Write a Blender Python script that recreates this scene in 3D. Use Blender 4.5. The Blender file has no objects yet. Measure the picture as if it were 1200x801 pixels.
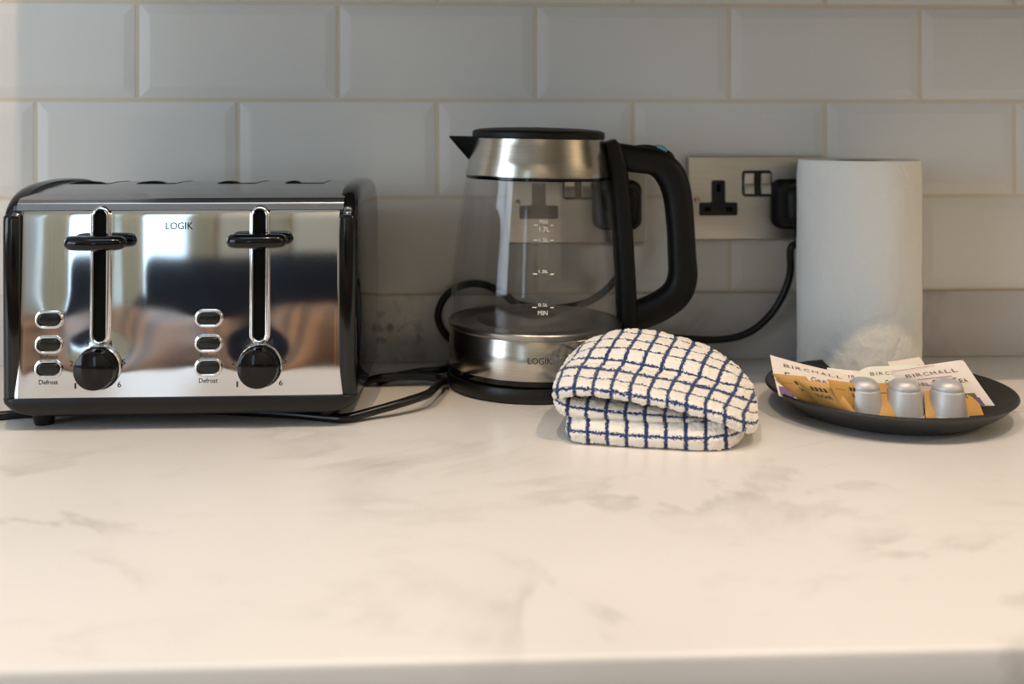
import bpy, bmesh, math, random
import numpy as np
from mathutils import Vector, Matrix, noise

random.seed(4)
SC = bpy.context.scene
COL = SC.collection
PI = math.pi

# ------------------------------------------------------------------ camera frame (metres: x along the wall, y towards it, z up from the worktop)
F, YAW, Y0, DIST, HGT = 1208.6, 0.0455, 150.0, 1.0653, 0.2384


def at(u, v, z=None, y=None):
    """the place in the kitchen seen at a photo pixel, at a known height z or a known depth y"""
    xr, zr = (u - 600) / F, -(v - Y0) / F
    c, s = math.cos(YAW), math.sin(YAW)
    r = Vector((xr * c + s, -xr * s + c, zr))
    t = (z - HGT) / r.z if z is not None else (y + DIST) / r.y
    return r * t + Vector((0, -DIST, HGT))


# ------------------------------------------------------------------ materials
def lin(c):
    return tuple(((v / 12.92) if v <= 0.04045 else ((v + 0.055) / 1.055) ** 2.4) for v in c)


def mat(name, rgb, rough=0.5, metal=0.0, spec=0.5, aniso=0.0, coat=0.0, sheen=0.0, sss=0.0):
    m = bpy.data.materials.new(name)
    m.use_nodes = True
    b = m.node_tree.nodes['Principled BSDF']
    b.inputs['Base Color'].default_value = (*lin(rgb), 1)
    b.inputs['Roughness'].default_value = rough
    b.inputs['Metallic'].default_value = metal
    b.inputs['Specular IOR Level'].default_value = spec
    b.inputs['Anisotropic'].default_value = aniso
    b.inputs['Coat Weight'].default_value = coat
    b.inputs['Coat Roughness'].default_value = 0.05
    b.inputs['Sheen Weight'].default_value = sheen
    if sss:
        b.inputs['Subsurface Weight'].default_value = sss
        b.inputs['Subsurface Radius'].default_value = (0.004, 0.003, 0.002)
    return m


def nt(m):
    return m.node_tree.nodes, m.node_tree.links, m.node_tree.nodes['Principled BSDF']


def node(N, kind, **kw):
    n = N.new(kind)
    for k, v in kw.items():
        if k in n.inputs:
            n.inputs[k].default_value = v
        else:
            setattr(n, k, v)
    return n


def ramp(N, stops):
    r = N.new('ShaderNodeValToRGB')
    e = r.color_ramp.elements
    while len(e) < len(stops):
        e.new(0.5)
    for i, (p, c) in enumerate(stops):
        e[i].position = p
        e[i].color = (*lin(c), 1) if len(c) == 3 else c
    return r


def bump_noise(m, scale, strength, dist, detail=3, coord='Object'):
    N, L, b = nt(m)
    tc = N.new('ShaderNodeTexCoord')
    no = node(N, 'ShaderNodeTexNoise', Scale=scale, Detail=detail)
    L.new(tc.outputs[coord], no.inputs['Vector'])
    bp = node(N, 'ShaderNodeBump', Strength=strength, Distance=dist)
    L.new(no.outputs['Fac'], bp.inputs['Height'])
    L.new(bp.outputs['Normal'], b.inputs['Normal'])
    return bp


def marble(name, base, vein, rough, spots=0.0, spot_pos=None):
    m = mat(name, base, rough)
    N, L, b = nt(m)
    tc = N.new('ShaderNodeTexCoord')
    mp = N.new('ShaderNodeMapping')
    mp.inputs['Rotation'].default_value = (0.0, 0.0, 0.5)
    mp.inputs['Scale'].default_value = (1.0, 1.5, 1.3)
    L.new(tc.outputs['Object'], mp.inputs['Vector'])
    n1 = node(N, 'ShaderNodeTexNoise', Scale=4.0, Detail=6.0, Roughness=0.6, Distortion=1.2)
    L.new(mp.outputs['Vector'], n1.inputs['Vector'])
    r1 = ramp(N, [(0.42, (0, 0, 0)), (0.495, (1, 1, 1)), (0.53, (0, 0, 0))])
    L.new(n1.outputs['Fac'], r1.inputs['Fac'])
    n2 = node(N, 'ShaderNodeTexNoise', Scale=5.5, Detail=4.0, Roughness=0.55)
    L.new(mp.outputs['Vector'], n2.inputs['Vector'])
    r2 = ramp(N, [(0.46, (0, 0, 0)), (0.72, (1, 1, 1))])
    L.new(n2.outputs['Fac'], r2.inputs['Fac'])
    mul = node(N, 'ShaderNodeMath', operation='MULTIPLY')
    L.new(r1.outputs['Color'], mul.inputs[0])
    L.new(r2.outputs['Color'], mul.inputs[1])
    n3 = node(N, 'ShaderNodeTexNoise', Scale=3.2, Detail=3.0)
    L.new(tc.outputs['Object'], n3.inputs['Vector'])
    r3 = ramp(N, [(0.45, (0, 0, 0)), (0.8, (1, 1, 1))])
    L.new(n3.outputs['Fac'], r3.inputs['Fac'])
    a = node(N, 'ShaderNodeMath', operation='MULTIPLY_ADD')
    L.new(r3.outputs['Color'], a.inputs[0])
    a.inputs[1].default_value = 0.35
    mul2 = node(N, 'ShaderNodeMath', operation='MULTIPLY')
    L.new(mul.outputs[0], mul2.inputs[0])
    mul2.inputs[1].default_value = 0.85
    L.new(mul2.outputs[0], a.inputs[2])
    fac = a.outputs[0]
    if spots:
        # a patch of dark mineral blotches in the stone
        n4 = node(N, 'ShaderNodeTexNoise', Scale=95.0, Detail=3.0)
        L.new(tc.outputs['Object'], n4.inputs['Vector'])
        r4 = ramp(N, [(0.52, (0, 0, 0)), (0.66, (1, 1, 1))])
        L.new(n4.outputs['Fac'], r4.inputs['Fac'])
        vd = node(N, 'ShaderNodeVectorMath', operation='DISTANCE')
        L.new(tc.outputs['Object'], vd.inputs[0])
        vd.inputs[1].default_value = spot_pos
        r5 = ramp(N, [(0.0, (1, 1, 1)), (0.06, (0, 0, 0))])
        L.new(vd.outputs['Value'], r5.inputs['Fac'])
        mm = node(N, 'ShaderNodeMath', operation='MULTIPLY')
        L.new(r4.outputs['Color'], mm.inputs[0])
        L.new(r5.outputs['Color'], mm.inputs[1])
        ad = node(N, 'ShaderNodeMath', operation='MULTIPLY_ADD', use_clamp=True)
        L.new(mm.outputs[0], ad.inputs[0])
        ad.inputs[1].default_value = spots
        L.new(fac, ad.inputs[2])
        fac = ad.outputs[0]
    mx = node(N, 'ShaderNodeMix', data_type='RGBA')
    L.new(fac, mx.inputs['Factor'])
    mx.inputs['A'].default_value = (*lin(base), 1)
    mx.inputs['B'].default_value = (*lin(vein), 1)
    L.new(mx.outputs['Result'], b.inputs['Base Color'])
    return m


def brushed(name, rgb, rough, aniso, axis=None, grain=(4, 4, 400), grain_amt=0.05):
    """brushed steel; axis None: lines along x on a flat plate, 'Z': lines round a turned body"""
    m = mat(name, rgb, rough, 1.0, aniso=aniso)
    N, L, b = nt(m)
    tc = N.new('ShaderNodeTexCoord')
    mp = N.new('ShaderNodeMapping')
    mp.inputs['Scale'].default_value = grain
    L.new(tc.outputs['Object'], mp.inputs['Vector'])
    no = node(N, 'ShaderNodeTexNoise', Scale=6.0, Detail=2.0)
    L.new(mp.outputs['Vector'], no.inputs['Vector'])
    mr = node(N, 'ShaderNodeMapRange')
    mr.inputs['To Min'].default_value = rough - grain_amt
    mr.inputs['To Max'].default_value = rough + grain_amt
    L.new(no.outputs['Fac'], mr.inputs['Value'])
    L.new(mr.outputs['Result'], b.inputs['Roughness'])
    cm = ramp(N, [(0.3, tuple(v * 0.95 for v in rgb)), (0.7, tuple(min(1, v * 1.03) for v in rgb))])
    L.new(no.outputs['Fac'], cm.inputs['Fac'])
    L.new(cm.outputs['Color'], b.inputs['Base Color'])
    if axis:
        tg = N.new('ShaderNodeTangent')
        tg.direction_type = 'RADIAL'
        tg.axis = axis
        L.new(tg.outputs['Tangent'], b.inputs['Tangent'])
    return m


M = {}
M['tile'] = mat('glazed_white_tile', (0.885, 0.875, 0.86), 0.34, spec=0.35)
bump_noise(M['tile'], 14, 0.12, 0.002, 2)
M['grout'] = mat('beige_grout', (0.86, 0.81, 0.74), 0.9)
M['marble'] = marble('worktop_marble', (0.93, 0.91, 0.89), (0.77, 0.745, 0.715), 0.32)
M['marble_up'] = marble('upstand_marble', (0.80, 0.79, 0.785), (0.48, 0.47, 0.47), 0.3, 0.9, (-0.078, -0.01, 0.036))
M['chrome'] = mat('polished_steel', (0.86, 0.86, 0.87), 0.045, 1.0)
M['top_steel'] = mat('satin_steel', (0.66, 0.66, 0.67), 0.2, 1.0)
M['ring'] = mat('bright_chrome', (0.9, 0.9, 0.9), 0.08, 1.0)
M['black_gloss'] = mat('gloss_black_plastic', (0.03, 0.03, 0.033), 0.09, spec=0.35)
M['side_black'] = mat('dark_gloss_panel', (0.05, 0.05, 0.052), 0.1, spec=0.45, coat=0.1)
M['black_satin'] = mat('satin_black_plastic', (0.05, 0.047, 0.047), 0.38, spec=0.4)
M['plinth'] = mat('brown_black_plastic', (0.065, 0.053, 0.050), 0.45, spec=0.35)
M['black_matte'] = mat('matte_black_plastic', (0.035, 0.033, 0.035), 0.5, spec=0.3)
M['void'] = mat('slot_dark', (0.015, 0.015, 0.015), 0.8, spec=0.1)
M['button_black'] = mat('button_black', (0.04, 0.037, 0.037), 0.22)
M['rubber'] = mat('cord_black', (0.028, 0.028, 0.028), 0.32, spec=0.4)
M['ink'] = mat('grey_ink', (0.17, 0.17, 0.19), 0.5)
M['white_ink'] = mat('white_print', (0.97, 0.97, 0.95), 0.5)
M['band'] = brushed('brushed_kettle_steel', (0.74, 0.71, 0.67), 0.17, 0.7, 'Z', (3, 3, 300))
M['plate_steel'] = brushed('brushed_socket_steel', (0.80, 0.785, 0.76), 0.34, 0.5, None, (5, 500, 500))
M['hot_plate'] = mat('heating_plate_steel', (0.66, 0.65, 0.64), 0.28, 1.0)
M['screw'] = mat('screw_metal', (0.75, 0.68, 0.58), 0.25, 1.0)
M['dish'] = mat('charcoal_stoneware', (0.115, 0.11, 0.115), 0.42)
M['capsule'] = mat('silver_capsule', (0.78, 0.77, 0.765), 0.48, 0.45)
M['envelope'] = mat('tea_envelope_paper', (0.93, 0.885, 0.845), 0.6)
M['envelope_green'] = mat('tea_envelope_cream', (0.90, 0.885, 0.82), 0.6)
M['sugar'] = mat('kraft_sugar_paper', (0.80, 0.60, 0.32), 0.6)
M['plum'] = mat('plum_ink', (0.50, 0.38, 0.40), 0.6)
M['olive_ink'] = mat('olive_ink', (0.48, 0.46, 0.36), 0.6)
M['dark_ink'] = mat('dark_ink', (0.22, 0.16, 0.15), 0.6)
M['tea_ink'] = mat('tea_ink', (0.42, 0.36, 0.36), 0.6)
M['rose_ink'] = mat('rose_ink', (0.70, 0.45, 0.45), 0.6)
M['purple'] = mat('purple_print', (0.45, 0.35, 0.52), 0.6)
M['green_print'] = mat('green_print', (0.42, 0.43, 0.28), 0.6)
M['card'] = mat('brown_card', (0.55, 0.45, 0.33), 0.8)
M['blue_gel'] = mat('switch_lens', (0.35, 0.55, 0.65), 0.1, coat=0.8)
M['cream_wall'] = mat('cream_plaster', (0.86, 0.83, 0.76), 0.9)
M['white_paint'] = mat('white_paint', (0.88, 0.88, 0.87), 0.5)
M['wood'] = mat('warm_oak', (0.55, 0.38, 0.24), 0.45)
M['navy'] = mat('navy_fabric', (0.07, 0.09, 0.14), 0.9)
M['green_cloth'] = mat('dark_green_fabric', (0.08, 0.16, 0.12), 0.9)
M['curtain_cloth'] = mat('cream_cloth', (0.92, 0.89, 0.80), 0.9)
M['rug'] = mat('grey_paint', (0.52, 0.53, 0.54), 0.7)
M['cabinet'] = mat('cabinet_paint', (0.30, 0.34, 0.37), 0.5)

# wood grain for the room's oak
N, L, b = nt(M['wood'])
tc = N.new('ShaderNodeTexCoord')
wv = node(N, 'ShaderNodeTexWave', Scale=3.0, Distortion=6.0, Detail=3.0)
L.new(tc.outputs['Object'], wv.inputs['Vector'])
rr = ramp(N, [(0.2, (0.42, 0.28, 0.17)), (0.9, (0.62, 0.44, 0.28))])
L.new(wv.outputs['Fac'], rr.inputs['Fac'])
L.new(rr.outputs['Color'], b.inputs['Base Color'])

# kitchen-roll paper: soft quilting and crumple
M['paper'] = mat('kitchen_paper', (0.90, 0.89, 0.87), 0.95)
N, L, b = nt(M['paper'])
tc = N.new('ShaderNodeTexCoord')
mp = N.new('ShaderNodeMapping')
mp.inputs['Scale'].default_value = (1, 1, 0.8)
L.new(tc.outputs['Object'], mp.inputs['Vector'])
n1 = node(N, 'ShaderNodeTexNoise', Scale=120.0, Detail=4.0, Distortion=0.8)
n2 = node(N, 'ShaderNodeTexNoise', Scale=28.0, Detail=3.0, Distortion=1.5)
L.new(mp.outputs['Vector'], n1.inputs['Vector'])
L.new(mp.outputs['Vector'], n2.inputs['Vector'])
ad = node(N, 'ShaderNodeMath', operation='MULTIPLY_ADD')
L.new(n2.outputs['Fac'], ad.inputs[0])
ad.inputs[1].default_value = 2.0
L.new(n1.outputs['Fac'], ad.inputs[2])
bp = node(N, 'ShaderNodeBump', Strength=0.55, Distance=0.0016)
L.new(ad.outputs[0], bp.inputs['Height'])
L.new(bp.outputs['Normal'], b.inputs['Normal'])

# kettle glass: thin smoky wall
M['glass'] = bpy.data.materials.new('smoky_kettle_glass')
M['glass'].use_nodes = True
N, L = M['glass'].node_tree.nodes, M['glass'].node_tree.links
N.remove(N['Principled BSDF'])
tr = N.new('ShaderNodeBsdfTransparent')
tr.inputs['Color'].default_value = (0.985, 0.98, 0.975, 1)
gl = N.new('ShaderNodeBsdfGlossy')
gl.inputs['Roughness'].default_value = 0.02
lw = node(N, 'ShaderNodeLayerWeight', Blend=0.5)
pw = node(N, 'ShaderNodeMath', operation='POWER')
L.new(lw.outputs['Facing'], pw.inputs[0])
pw.inputs[1].default_value = 4.0
fr = node(N, 'ShaderNodeMath', operation='MULTIPLY_ADD')
L.new(pw.outputs[0], fr.inputs[0])
fr.inputs[1].default_value = 0.5
fr.inputs[2].default_value = 0.032
mxs = N.new('ShaderNodeMixShader')
L.new(fr.outputs[0], mxs.inputs['Fac'])
L.new(tr.outputs['BSDF'], mxs.inputs[1])
L.new(gl.outputs['BSDF'], mxs.inputs[2])
L.new(mxs.outputs['Shader'], N['Material Output'].inputs['Surface'])

# terry towel: woven check from its own cloth coordinates
M['towel'] = mat('terry_check', (0.93, 0.90, 0.86), 0.95, sheen=0.25)
N, L, b = nt(M['towel'])
uv = N.new('ShaderNodeUVMap')
tcn = N.new('ShaderNodeTexCoord')
wob = node(N, 'ShaderNodeTexNoise', Scale=900.0, Detail=1.0)
L.new(tcn.outputs['Object'], wob.inputs['Vector'])
sub = node(N, 'ShaderNodeVectorMath', operation='SUBTRACT')
L.new(wob.outputs['Color'], sub.inputs[0])
sub.inputs[1].default_value = (0.5, 0.5, 0.5)
sc_ = node(N, 'ShaderNodeVectorMath', operation='SCALE')
L.new(sub.outputs[0], sc_.inputs[0])
sc_.inputs['Scale'].default_value = 0.28
av = node(N, 'ShaderNodeVectorMath', operation='ADD')
L.new(uv.outputs['UV'], av.inputs[0])
L.new(sc_.outputs[0], av.inputs[1])
sp = N.new('ShaderNodeSeparateXYZ')
L.new(av.outputs[0], sp.inputs[0])


def stripe(out, half):
    f_ = node(N, 'ShaderNodeMath', operation='FRACT')
    L.new(out, f_.inputs[0])
    s_ = node(N, 'ShaderNodeMath', operation='SUBTRACT')
    L.new(f_.outputs[0], s_.inputs[0])
    s_.inputs[1].default_value = 0.5
    a_ = node(N, 'ShaderNodeMath', operation='ABSOLUTE')
    L.new(s_.outputs[0], a_.inputs[0])
    l_ = node(N, 'ShaderNodeMath', operation='LESS_THAN')
    L.new(a_.outputs[0], l_.inputs[0])
    l_.inputs[1].default_value = half
    return l_.outputs[0]


su, sv = stripe(sp.outputs['X'], 0.098), stripe(sp.outputs['Y'], 0.072)
mxm = node(N, 'ShaderNodeMath', operation='MAXIMUM')
L.new(su, mxm.inputs[0])
L.new(sv, mxm.inputs[1])
mix = node(N, 'ShaderNodeMix', data_type='RGBA')
L.new(mxm.outputs[0], mix.inputs['Factor'])
mix.inputs['A'].default_value = (*lin((0.935, 0.905, 0.865)), 1)
mix.inputs['B'].default_value = (*lin((0.12, 0.21, 0.40)), 1)
L.new(mix.outputs['Result'], b.inputs['Base Color'])


# ------------------------------------------------------------------ building helpers
def link_mesh(name, me, m, parent=None, smooth=True):
    o = bpy.data.objects.new(name, me)
    COL.objects.link(o)
    if m is not None:
        me.materials.append(m)
    if smooth and len(me.polygons):
        me.polygons.foreach_set('use_smooth', [True] * len(me.polygons))
    if parent is not None:
        o.parent = parent
    return o


def obj(name, bm, m, parent=None, smooth=True, sharp=35):
    bmesh.ops.recalc_face_normals(bm, faces=bm.faces[:])
    if smooth:
        lim = math.radians(sharp)
        for e in bm.edges:
            if len(e.link_faces) == 2 and e.calc_face_angle(0) > lim:
                e.smooth = False
    me = bpy.data.meshes.new(name)
    bm.to_mesh(me)
    bm.free()
    return link_mesh(name, me, m, parent, smooth)


def thing(name, label, cat, loc=(0, 0, 0), group=None):
    o = bpy.data.objects.new(name, None)
    o.empty_display_size = 0.02
    COL.objects.link(o)
    o.location = loc
    return tag(o, label, cat, group)


def tag(o, label, cat, group=None):
    o['label'], o['category'] = label, cat
    if group:
        o['group'] = group
    return o


def struct(o):
    o['kind'] = 'structure'
    return o


def copy_tree(o, parent=None):
    c = o.copy()
    COL.objects.link(c)
    if parent is not None:
        c.parent = parent
    for ch in list(o.children):
        copy_tree(ch, c)
    return c


def box(bm, c, s, bev=0.0, seg=3):
    r = bmesh.ops.create_cube(bm, size=1.0)
    bmesh.ops.scale(bm, vec=s, verts=r['verts'])
    bmesh.ops.translate(bm, vec=c, verts=r['verts'])
    if bev:
        es = list({e for v in r['verts'] for e in v.link_edges})
        bmesh.ops.bevel(bm, geom=es, offset=bev, segments=seg, profile=0.5, affect='EDGES')
    return bm


def boxm(name, c, s, m, parent=None, bev=0.0, seg=3):
    return obj(name, box(bmesh.new(), c, s, bev, seg), m, parent)


def grid_faces(bm, rows, close_u=False, close_v=False):
    """rows: list of lists of points -> quads"""
    vs = [[bm.verts.new(p) for p in r] for r in rows]
    nr, nc = len(vs), len(vs[0])
    for i in range(nr if close_v else nr - 1):
        for j in range(nc if close_u else nc - 1):
            q = (vs[i][j], vs[i][(j + 1) % nc], vs[(i + 1) % nr][(j + 1) % nc], vs[(i + 1) % nr][j])
            try:
                bm.faces.new(q)
            except ValueError:
                pass
    return vs


def lathe(bm, prof, seg=96, c=(0, 0, 0), a0=0.0, a1=2 * PI):
    full = abs(a1 - a0 - 2 * PI) < 1e-6
    n = seg if full else seg + 1
    rows = []
    for k in range(n):
        a = a0 + (a1 - a0) * k / seg
        rows.append([(c[0] + r * math.cos(a), c[1] + r * math.sin(a), c[2] + z) for r, z in prof])
    grid_faces(bm, rows, close_v=full)
    bmesh.ops.remove_doubles(bm, verts=bm.verts[:], dist=1e-6)
    return bm


def catmull(P, n=8, closed=False):
    P = [Vector(p) for p in P]
    out = []
    m = len(P)
    for i in range(m if closed else m - 1):
        if closed:
            a, b_, c, d = P[(i - 1) % m], P[i], P[(i + 1) % m], P[(i + 2) % m]
        else:
            a, b_, c, d = P[max(i - 1, 0)], P[i], P[i + 1], P[min(i + 2, m - 1)]
        for k in range(n):
            t = k / n
            out.append(0.5 * ((2 * b_) + (c - a) * t + (2 * a - 5 * b_ + 4 * c - d) * t * t + (3 * b_ - a - 3 * c + d) * t ** 3))
    if not closed:
        out.append(P[-1])
    return out


def tube(bm, path, rad, sides=14, cap=True):
    """a round tube along points; rad a number or function of 0..1"""
    pts = [Vector(p) for p in path]
    n = len(pts)
    rows = []
    up = Vector((0, 0, 1))
    t0 = (pts[1] - pts[0]).normalized()
    nrm = t0.orthogonal().normalized()
    for i, p in enumerate(pts):
        t = (pts[min(i + 1, n - 1)] - pts[max(i - 1, 0)]).normalized()
        nrm = (nrm - t * nrm.dot(t)).normalized()
        bn = t.cross(nrm)
        r = rad(i / (n - 1)) if callable(rad) else rad
        rows.append([p + (nrm * math.cos(2 * PI * k / sides) + bn * math.sin(2 * PI * k / sides)) * r for k in range(sides)])
    vs = grid_faces(bm, rows, close_u=True)
    if cap:
        bm.faces.new(vs[0])
        bm.faces.new(list(reversed(vs[-1])))
    return bm


def rrect(w, h, r, n=6):
    """rounded rectangle outline centred on 0"""
    pts = []
    for cx, cy, a in ((w / 2 - r, h / 2 - r, 0), (-w / 2 + r, h / 2 - r, PI / 2), (-w / 2 + r, -h / 2 + r, PI), (w / 2 - r, -h / 2 + r, 1.5 * PI)):
        for k in range(n + 1):
            t = a + PI / 2 * k / n
            pts.append((cx + r * math.cos(t), cy + r * math.sin(t)))
    return pts


def prism(bm, outline, y0, y1, bev=0.0, seg=3, hole=None):
    """outline in x,z extruded from y0 (far) to y1 (near, smaller y), near edge rounded"""
    def ring(pts, inset, y):
        n = len(pts)
        res = []
        for i in range(n):
            a, b_, c = Vector(pts[i - 1]), Vector(pts[i]), Vector(pts[(i + 1) % n])
            e1, e2 = (b_ - a), (c - b_)
            n1 = Vector((-e1.y, e1.x)).normalized() if e1.length > 1e-9 else Vector((0, 0))
            n2 = Vector((-e2.y, e2.x)).normalized() if e2.length > 1e-9 else n1
            nn = n1 + n2
            nn = nn.normalized() / max(0.35, nn.normalized().dot(n2)) if nn.length > 1e-9 else n2
            q = b_ + nn * inset
            res.append((q.x, y, q.y))
        return res
    rows = [ring(outline, 0, y0)]
    if bev:
        sgn = 1 if y1 < y0 else -1
        for k in range(seg + 1):
            a = PI / 2 * k / seg
            rows.append(ring(outline, bev * (1 - math.cos(a)), y1 + sgn * bev * (1 - math.sin(a))))
    else:
        rows.append(ring(outline, 0, y1))
    vs = grid_faces(bm, rows, close_u=True)
    bm.faces.new(vs[0])
    bm.faces.new(vs[-1])
    return bm


def ring_band(bm, outline_fn, prof):
    """profile of (inset, y) swept round an outline generator outline_fn(inset) -> x,z points; closed"""
    rows = [[(x, y, z) for x, z in outline_fn(i)] for i, y in prof]
    grid_faces(bm, rows, close_u=True, close_v=True)
    return bm


def shift_pts(pts, dx, dz):
    return [(x + dx, z + dz) for x, z in pts]


def text_mesh(s, bold=0.0, space=1.0):
    cu = bpy.data.curves.new('lettering', 'FONT')
    cu.body = s
    cu.size = 1.0
    cu.offset = bold
    cu.space_character = space
    cu.align_x = 'LEFT'
    cu.resolution_u = 3
    to = bpy.data.objects.new('lettering', cu)
    COL.objects.link(to)
    dg = bpy.context.evaluated_depsgraph_get()
    dg.update()
    me = bpy.data.meshes.new_from_object(to.evaluated_get(dg))
    bpy.data.objects.remove(to)
    bpy.data.curves.remove(cu)
    vs = [v.co.copy() for v in me.vertices]
    fs = [tuple(p.vertices) for p in me.polygons]
    bpy.data.meshes.remove(me)
    x0, x1 = min(v.x for v in vs), max(v.x for v in vs)
    y0_, y1_ = min(v.y for v in vs), max(v.y for v in vs)
    vs = [((v.x - x0) / (x1 - x0), (v.y - y0_) / (y1_ - y0_)) for v in vs]
    return vs, fs


def letters(name, items, fn, m, parent):
    """items: (string, x0, y0, width, height[, bold]) laid out in a 2-D frame and carried to 3-D by fn(x, y)"""
    bm = bmesh.new()
    for it in items:
        s, x0, y0_, w, h = it[:5]
        bold = it[5] if len(it) > 5 else 0.0
        if s in ('-', '|'):
            vs, fs = [(0, 0), (1, 0), (1, 1), (0, 1)], [(0, 1, 2, 3)]
        else:
            vs, fs = text_mesh(s, bold)
        bv = [bm.verts.new(fn(x0 + x * w, y0_ + y * h)) for x, y in vs]
        for f in fs:
            try:
                bm.faces.new([bv[i] for i in f])
            except ValueError:
                pass
    me = bpy.data.meshes.new(name)
    bm.to_mesh(me)
    bm.free()
    return link_mesh(name, me, m, parent, False)


# ------------------------------------------------------------------ the room
TP, TV, X0T, ZC = 0.202, 0.0992, -0.3314, 0.1675      # tile pitch, course height, grid origin
RX0, RX1, RY, RZ0, RZ1 = -2.3, 2.1, -3.5, -0.9, 1.55


def tiled_wall():
    bm = bmesh.new()
    g, bv, dep = 0.0017, 0.0105, 0.0014
    # backing
    faces_grout = []
    q = [bm.verts.new(p) for p in ((RX0, 0.0, RZ0), (RX1, 0.0, RZ0), (RX1, 0.0, RZ1), (RX0, 0.0, RZ1))]
    f = bm.faces.new(q)
    f.material_index = 1
    for row in range(-1, 9):
        z0, z1 = ZC + row * TV + g, ZC + (row + 1) * TV - g
        off = X0T + (0 if row % 2 else -TP / 2)
        k0, k1 = int((-1.3 - off) / TP) - 1, int((1.3 - off) / TP) + 1
        for k in range(k0, k1):
            xa, xb = off + k * TP + g, off + (k + 1) * TP - g
            lay = [(0.0, 0.0), (0.0, -0.0042), (0.0006, -0.0050), (bv, -0.0050 - dep), (bv + 0.001, -0.0051 - dep)]
            prev = None
            for ins, y in lay:
                cur = [bm.verts.new(p) for p in ((xa + ins, y, z0 + ins), (xb - ins, y, z0 + ins), (xb - ins, y, z1 - ins), (xa + ins, y, z1 - ins))]
                if prev:
                    for i in range(4):
                        bm.faces.new((prev[i], prev[(i + 1) % 4], cur[(i + 1) % 4], cur[i]))
                prev = cur
            bm.faces.new(prev)
    # grout bed slightly behind the tile faces
    q = [bm.verts.new(p) for p in ((-1.5, -0.0047, ZC - TV), (1.5, -0.0047, ZC - TV), (1.5, -0.0047, ZC + 9 * TV), (-1.5, -0.0047, ZC + 9 * TV))]
    f = bm.faces.new(q)
    f.material_index = 1
    me = bpy.data.meshes.new('wall_north')
    bm.to_mesh(me)
    bm.free()
    me.materials.append(M['tile'])
    me.materials.append(M['grout'])
    o = bpy.data.objects.new('wall_north', me)
    COL.objects.link(o)
    return struct(o)


tiled_wall()
struct(boxm('floor', ((RX0 + RX1) / 2, RY / 2, RZ0 - 0.02), (RX1 - RX0, -RY, 0.04), M['wood']))
KX0, KX1, KY0, KY1 = -0.95, 0.95, -1.25, -0.55        # skylight opening
bm = bmesh.new()
for x0, x1, y0_, y1_ in ((RX0, KX0, RY, 0), (KX1, RX1, RY, 0), (KX0, KX1, RY, KY0), (KX0, KX1, KY1, 0)):
    box(bm, ((x0 + x1) / 2, (y0_ + y1_) / 2, RZ1 + 0.06), (x1 - x0, y1_ - y0_, 0.12))
struct(obj('ceiling', bm, M['white_paint'], None, False))
VY0, VY1, VZ0, VZ1 = -2.7, -1.0, -0.1, 1.3
bm = bmesh.new()
for y0_, y1_, z0, z1 in ((RY, VY0, RZ0, RZ1), (VY1, 0.0, RZ0, RZ1), (VY0, VY1, RZ0, VZ0), (VY0, VY1, VZ1, RZ1)):
    box(bm, (RX0 - 0.03, (y0_ + y1_) / 2, (z0 + z1) / 2), (0.06, y1_ - y0_, z1 - z0))
struct(obj('wall_west', bm, M['cream_wall'], None, False))
bm = bmesh.new()
for y0_, y1_, z0, z1 in ((VY0, VY0 + 0.05, VZ0, VZ1), (VY1 - 0.05, VY1, VZ0, VZ1), (VY0 + 0.05, VY1 - 0.05, VZ0, VZ0 + 0.05), (VY0 + 0.05, VY1 - 0.05, VZ1 - 0.05, VZ1), (-1.88, -1.83, VZ0 + 0.05, VZ1 - 0.05)):
    box(bm, (RX0 - 0.03, (y0_ + y1_) / 2, (z0 + z1) / 2), (0.05, y1_ - y0_, z1 - z0))
struct(obj('window_2', bm, M['white_paint'], None, False))
struct(boxm('wall_east', (RX1 + 0.03, RY / 2, 0.325), (0.06, -RY, 2.45), M['cream_wall']))
# far wall with a tall window opening
WX0, WX1, WZ0, WZ1 = -1.75, -1.0, -0.45, 1.0
bm = bmesh.new()
yw = RY - 0.06
for x0, x1, z0, z1 in ((RX0, WX0, RZ0, RZ1), (WX1, RX1, RZ0, RZ1), (WX0, WX1, RZ0, WZ0), (WX0, WX1, WZ1, RZ1)):
    box(bm, ((x0 + x1) / 2, yw + 0.03, (z0 + z1) / 2), (x1 - x0, 0.06, z1 - z0))
struct(obj('wall_south', bm, M['cream_wall'], None, False))
bm = bmesh.new()
for x0, x1, z0, z1 in ((WX0, WX0 + 0.05, WZ0, WZ1), (WX1 - 0.05, WX1, WZ0, WZ1), (WX0 + 0.05, WX1 - 0.05, WZ0, WZ0 + 0.05), (WX0 + 0.05, WX1 - 0.05, WZ1 - 0.05, WZ1), ((WX0 + WX1) / 2 - 0.025, (WX0 + WX1) / 2 + 0.025, WZ0 + 0.05, WZ1 - 0.05)):
    box(bm, ((x0 + x1) / 2, yw + 0.03, (z0 + z1) / 2), (x1 - x0, 0.05, z1 - z0))
struct(obj('window_1', bm, M['white_paint'], None, False))

# upstand along the wall
struct(boxm('trim_1', (-0.1, -0.006, 0.0341), (4.2, 0.012, 0.0682), M['marble_up'], None, 0.0012, 2))

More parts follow.
